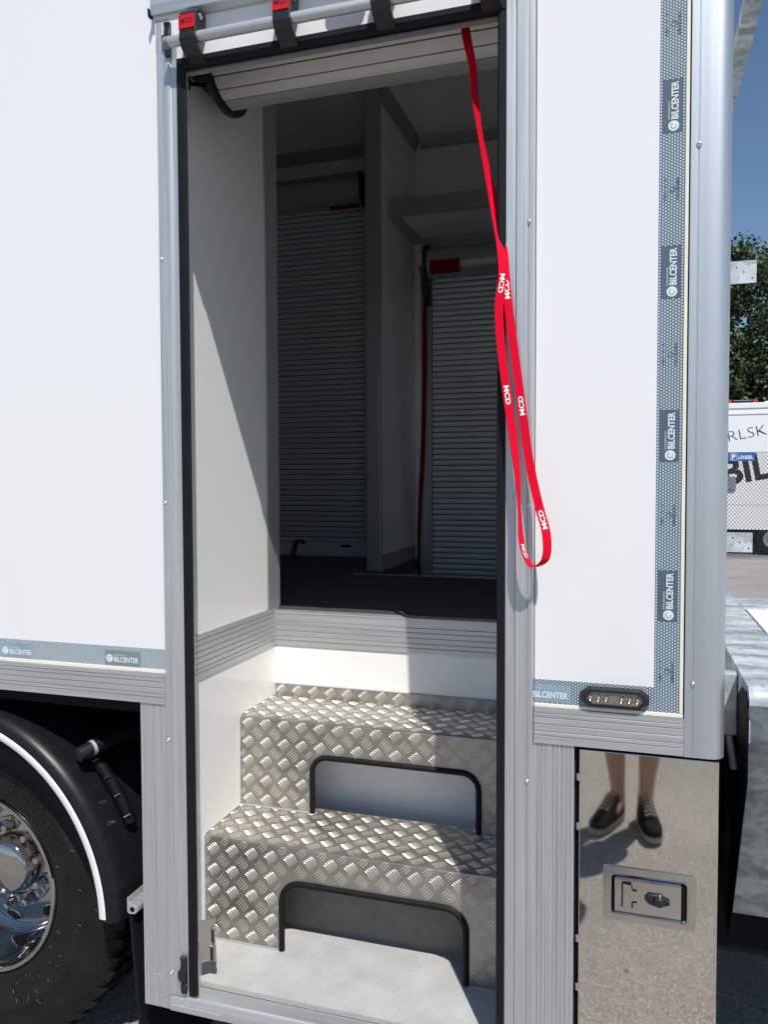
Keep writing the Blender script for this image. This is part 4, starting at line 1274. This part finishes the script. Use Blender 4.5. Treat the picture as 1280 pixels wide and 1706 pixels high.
text_into(b, 'LÅNEBIL', lambda u, v: (1.925 + u, FY - 0.0315, 1.93 + v), 0, 0, w=0.265, h=0.092, bold=0.02, mi=1)
b.build('sign_plate', ['sign_blue', 'white_print'], SG)

# ------------------------------------------------------------------ trees beyond the yard
def tree(x, y, h, r, label, seed, n=9000, base=1.2):
    R0 = random.Random(seed)
    t = thing('tree', label, 'tree', (x, y, 0), 'trees beyond the yard')
    b = MB()
    b.tube([(x, y, -0.1), (x + .1, y, h * .25), (x - .1, y + .1, h * .55), (x, y, h * .85)], [0.28, 0.2, 0.13, 0.04], 10)
    limbs = []
    for k in range(12):
        a = R0.uniform(0, 2 * pi); z0 = h * R0.uniform(.18, .6); L = r * R0.uniform(.5, .95)
        e = Vector((x + L * cos(a), y + L * sin(a), z0 + L * R0.uniform(.4, .9)))
        limbs.append(e)
        b.tube([(x, y, z0), (x + L * .5 * cos(a), y + L * .5 * sin(a), z0 + L * .25), e], [0.09, 0.05, 0.015], 6)
    b.build('trunk', 'bark', t, smooth=60)
    clumps = []
    for k in range(110):
        u = R0.uniform(0.0, 1.0)
        z = base + (h - base) * u
        rr = r * (sin(pi * (0.12 + 0.80 * u)) ** 0.7) * R0.uniform(.35, 1.0)
        a = R0.uniform(0, 2 * pi)
        clumps.append((Vector((x + rr * cos(a), y + rr * sin(a), z)), R0.uniform(.45, 1.05)))
    lb_ = MB()
    v, f = [], []
    for k in range(n):
        c_, s_ = R0.choice(clumps)
        d = Vector((R0.gauss(0, 1), R0.gauss(0, 1), R0.gauss(0, .8)))
        d = d.normalized() * (s_ * R0.random() ** 0.4)
        p = c_ + d
        nrm = (d.normalized() + Vector((R0.gauss(0, .6), R0.gauss(0, .6), R0.gauss(0.4, .6)))).normalized()
        a = nrm.orthogonal().normalized(); a.rotate(Matrix.Rotation(R0.uniform(0, 6.28), 3, nrm)); c2 = nrm.cross(a)
        L = R0.uniform(.045, .10)
        i = len(v)
        v += [p - a * L, p + c2 * L * .55, p + a * L, p - c2 * L * .55]
        f.append((i, i + 1, i + 2, i + 3))
    lb_.v, lb_.f, lb_.m = [tuple(q) for q in v], f, [0] * len(f)
    me = bpy.data.meshes.new('crown'); me.from_pydata(lb_.v, [], lb_.f); me.materials.append(M['leaf'])
    link('crown', me, t)
tree(2.6, 26.0, 8.9, 2.2, 'tall dark green tree directly behind the white corner post', 3, 42000)
tree(5.3, 27.5, 8.6, 2.5, 'dark green leafy tree above the white trailer, right of the tallest', 5, 42000)
tree(8.8, 28.5, 9.5, 2.6, 'leafy tree furthest right beyond the trailer', 9, 12000)

# ------------------------------------------------------------------ the photographer, seen mirrored in the storage box
PX, PY = 0.0, -2.13
PE = thing('person', 'person in shorts and black trainers mirrored in the polished locker, holding a phone', 'person', (PX, PY, 0))
def skin(name, verts, edges, m_, parent, sub=2, root=0):
    me = bpy.data.meshes.new(name)
    me.from_pydata([q[:3] for q in verts], edges, [])
    me.materials.append(M[m_])
    o = bpy.data.objects.new(name, me)
    C.objects.link(o); setpar(o, parent)
    o.modifiers.new('skin', 'SKIN').use_smooth_shade = True
    sd = me.skin_vertices[0].data
    for i, q in enumerate(verts):
        rx, ry = (q[3], q[3]) if not isinstance(q[3], tuple) else q[3]
        sd[i].radius = (rx, ry)
        sd[i].use_root = (i == root)
    s_ = o.modifiers.new('sub', 'SUBSURF'); s_.levels = s_.render_levels = sub
    return o
y = PY
BV = [(0, y, .98, (.15, .11)), (0, y - .01, 1.15, (.135, .10)), (0, y - .02, 1.34, (.155, .11)), (0, y - .01, 1.455, (.09, .075)), (0, y + .01, 1.54, .055), (0, y + .03, 1.60, (.07, .085)), (0, y + .04, 1.70, (.075, .095)), (0, y + .035, 1.765, .06),
      (-.10, y, .90, .092), (-.095, y + .01, .70, .078), (-.078, y + .02, .49, .058), (-.070, y + .01, .34, .054), (-.055, y + .03, .17, .036), (-.050, y + .04, .09, .034), (-.085, y + .13, .045, .03),
      (.10, y, .90, .092), (.097, y + .01, .70, .078), (.092, y + .02, .49, .058), (.086, y + .01, .34, .054), (.070, y + .03, .17, .036), (.068, y + .04, .09, .034), (.088, y + .13, .045, .03),
      (-.18, y - .01, 1.42, .06), (-.235, y + .08, 1.26, .048), (-.20, y + .24, 1.22, .040), (-.10, y + .40, 1.42, .028), (-.058, y + .475, 1.50, .024),
      (.18, y - .01, 1.42, .06), (.235, y + .08, 1.26, .048), (.20, y + .24, 1.22, .040), (.10, y + .40, 1.42, .028), (.058, y + .475, 1.50, .024)]
BE = [(0, 1), (1, 2), (2, 3), (3, 4), (4, 5), (5, 6), (6, 7), (0, 8), (8, 9), (9, 10), (10, 11), (11, 12), (12, 13), (13, 14), (0, 15), (15, 16), (16, 17), (17, 18), (18, 19), (19, 20), (20, 21),
      (2, 22), (22, 23), (23, 24), (24, 25), (25, 26), (2, 27), (27, 28), (28, 29), (29, 30), (30, 31)]
skin('body', BV, BE, 'skin', PE)
for sx_ in (-1, 1):
    hv, he = [(sx_ * .058, y + .475, 1.50, .017)], []
    for k in range(4):
        z = 1.485 + k * 0.019; i = len(hv)
        hv += [(sx_ * .052, y + .50, z, .0085), (sx_ * .046, y + .522, z + .004, .0082), (sx_ * .036, y + .530, z + .006, .0075), (sx_ * .026, y + .528, z + .007, .0065)]
        he += [(0, i), (i, i + 1), (i + 1, i + 2), (i + 2, i + 3)]
    i = len(hv)
    hv += [(sx_ * .050, y + .485, 1.525, .0095), (sx_ * .036, y + .492, 1.545, .0088), (sx_ * .020, y + .498, 1.552, .0075)]
    he += [(0, i), (i, i + 1), (i + 1, i + 2)]
    skin('hand', hv, he, 'skin', PE, 1)
skin('shirt', [(0, y, .95, (.165, .125)), (0, y - .01, 1.15, (.155, .12)), (0, y - .02, 1.35, (.17, .122)), (0, y - .012, 1.455, (.10, .085)), (-.19, y - .01, 1.42, .075), (-.232, y + .06, 1.29, .066), (.19, y - .01, 1.42, .075), (.232, y + .06, 1.29, .066)],
     [(0, 1), (1, 2), (2, 3), (2, 4), (4, 5), (2, 6), (6, 7)], 'shirt', PE)
skin('shorts', [(0, y, .96, (.16, .12)), (0, y, .88, (.15, .115)), (-.105, y, .78, .11), (-.10, y + .01, .60, .098), (-.098, y + .012, .54, .095), (.105, y, .78, .11), (.10, y + .01, .60, .098), (.10, y + .012, .54, .095)],
     [(0, 1), (1, 2), (2, 3), (3, 4), (1, 5), (5, 6), (6, 7)], 'shorts', PE)
# hair, ears, nose, eyes
b = MB(); b.lathe([(0.0, .105), (.04, .098), (.075, .065), (.088, .02), (.086, -.02)], (0, y + .025, 1.735), 'z', 20); b.build('hair', 'hair', PE, smooth=60)
b = MB()
for s_ in (-1, 1):
    b.lathe([(0, .012), (.012, .008), (.016, 0), (0, -.004)], (s_ * .078, y + .03, 1.672), 'x', 10)
b.tube([(0, y + .125, 1.70), (0, y + .148, 1.662), (0, y + .13, 1.652)], [.008, .014, .008], 8)
b.build('facial_features', 'skin', PE, smooth=60)
b = MB()
for s_ in (-1, 1):
    b.lathe([(0, .012), (.008, .009), (.012, 0)], (s_ * .032, y + .118, 1.695), 'y', 10)
b.build('eye', 'ink', PE, smooth=60)
# trainers
def shoe(hx, hy, tx, ty):
    H_, T_ = Vector((hx, hy, 0)), Vector((tx, ty, 0))
    d = (T_ - H_); L = d.length; d /= L; n = Vector((-d.y, d.x, 0))
    def ring(z, k, sc, l0=0.0, l1=1.0):
        o = []
        for j in range(28):
            q = 2 * pi * j / 28
            u = .5 + .5 * math.copysign(abs(cos(q)) ** .8, cos(q)); w = 0.045 * (0.80 + 0.26 * u) * math.copysign(abs(sin(q)) ** .7, sin(q))
            u = l0 + (l1 - l0) * u
            o.append(H_ + d * (L * u) + n * (w * sc) + Vector((0, 0, z + (k * u * u if k else 0))))
        return o
    b = MB()
    rs = [ring(0.0, .012, .92), ring(.012, .012, 1.05), ring(.030, .006, 1.04)]
    b.add([p for r in rs for p in r], [(i * 28 + j, i * 28 + (j + 1) % 28, (i + 1) * 28 + (j + 1) % 28, (i + 1) * 28 + j) for i in range(2) for j in range(28)] + [tuple(range(28)), tuple(range(56, 84))])
    so_ = b.build('shoe_sole', 'sole', PE, smooth=60)
    b = MB()
    rs = [ring(.031, .006, 1.02), ring(.055, -.002, 1.02, 0.0, .99), ring(.078, -.022, .90, .0, .90), ring(.102, -.02, .76, .0, .60), ring(.124, .01, .66, -.01, .44)]
    b.add([p for r in rs for p in r], [(i * 28 + j, i * 28 + (j + 1) % 28, (i + 1) * 28 + (j + 1) % 28, (i + 1) * 28 + j) for i in range(4) for j in range(28)] + [tuple(range(112, 140))])
    up = b.build('shoe', 'shoe', PE, smooth=70)
    b = MB()
    for k in range(5):
        u = .40 + .07 * k; z = .131 - .0085 * k
        c_ = H_ + d * (L * u)
        b.tube([c_ - n * .024 + Vector((0, 0, z - .006)), c_ + Vector((0, 0, z + .003)), c_ + n * .024 + Vector((0, 0, z - .006))], 0.0045, 6)
    b.build('laces', 'sole', up)
shoe(-.035, y - .03, -.150, y + .245)
shoe(.052, y - .03, .105, y + .262)
PH = tag(MB().box(-.038, .038, -1.6165, -1.608, 1.475, 1.625).build('phone', 'plastic', None, bevel=0.003), 'black smartphone held up in both hands by the person', 'phone')
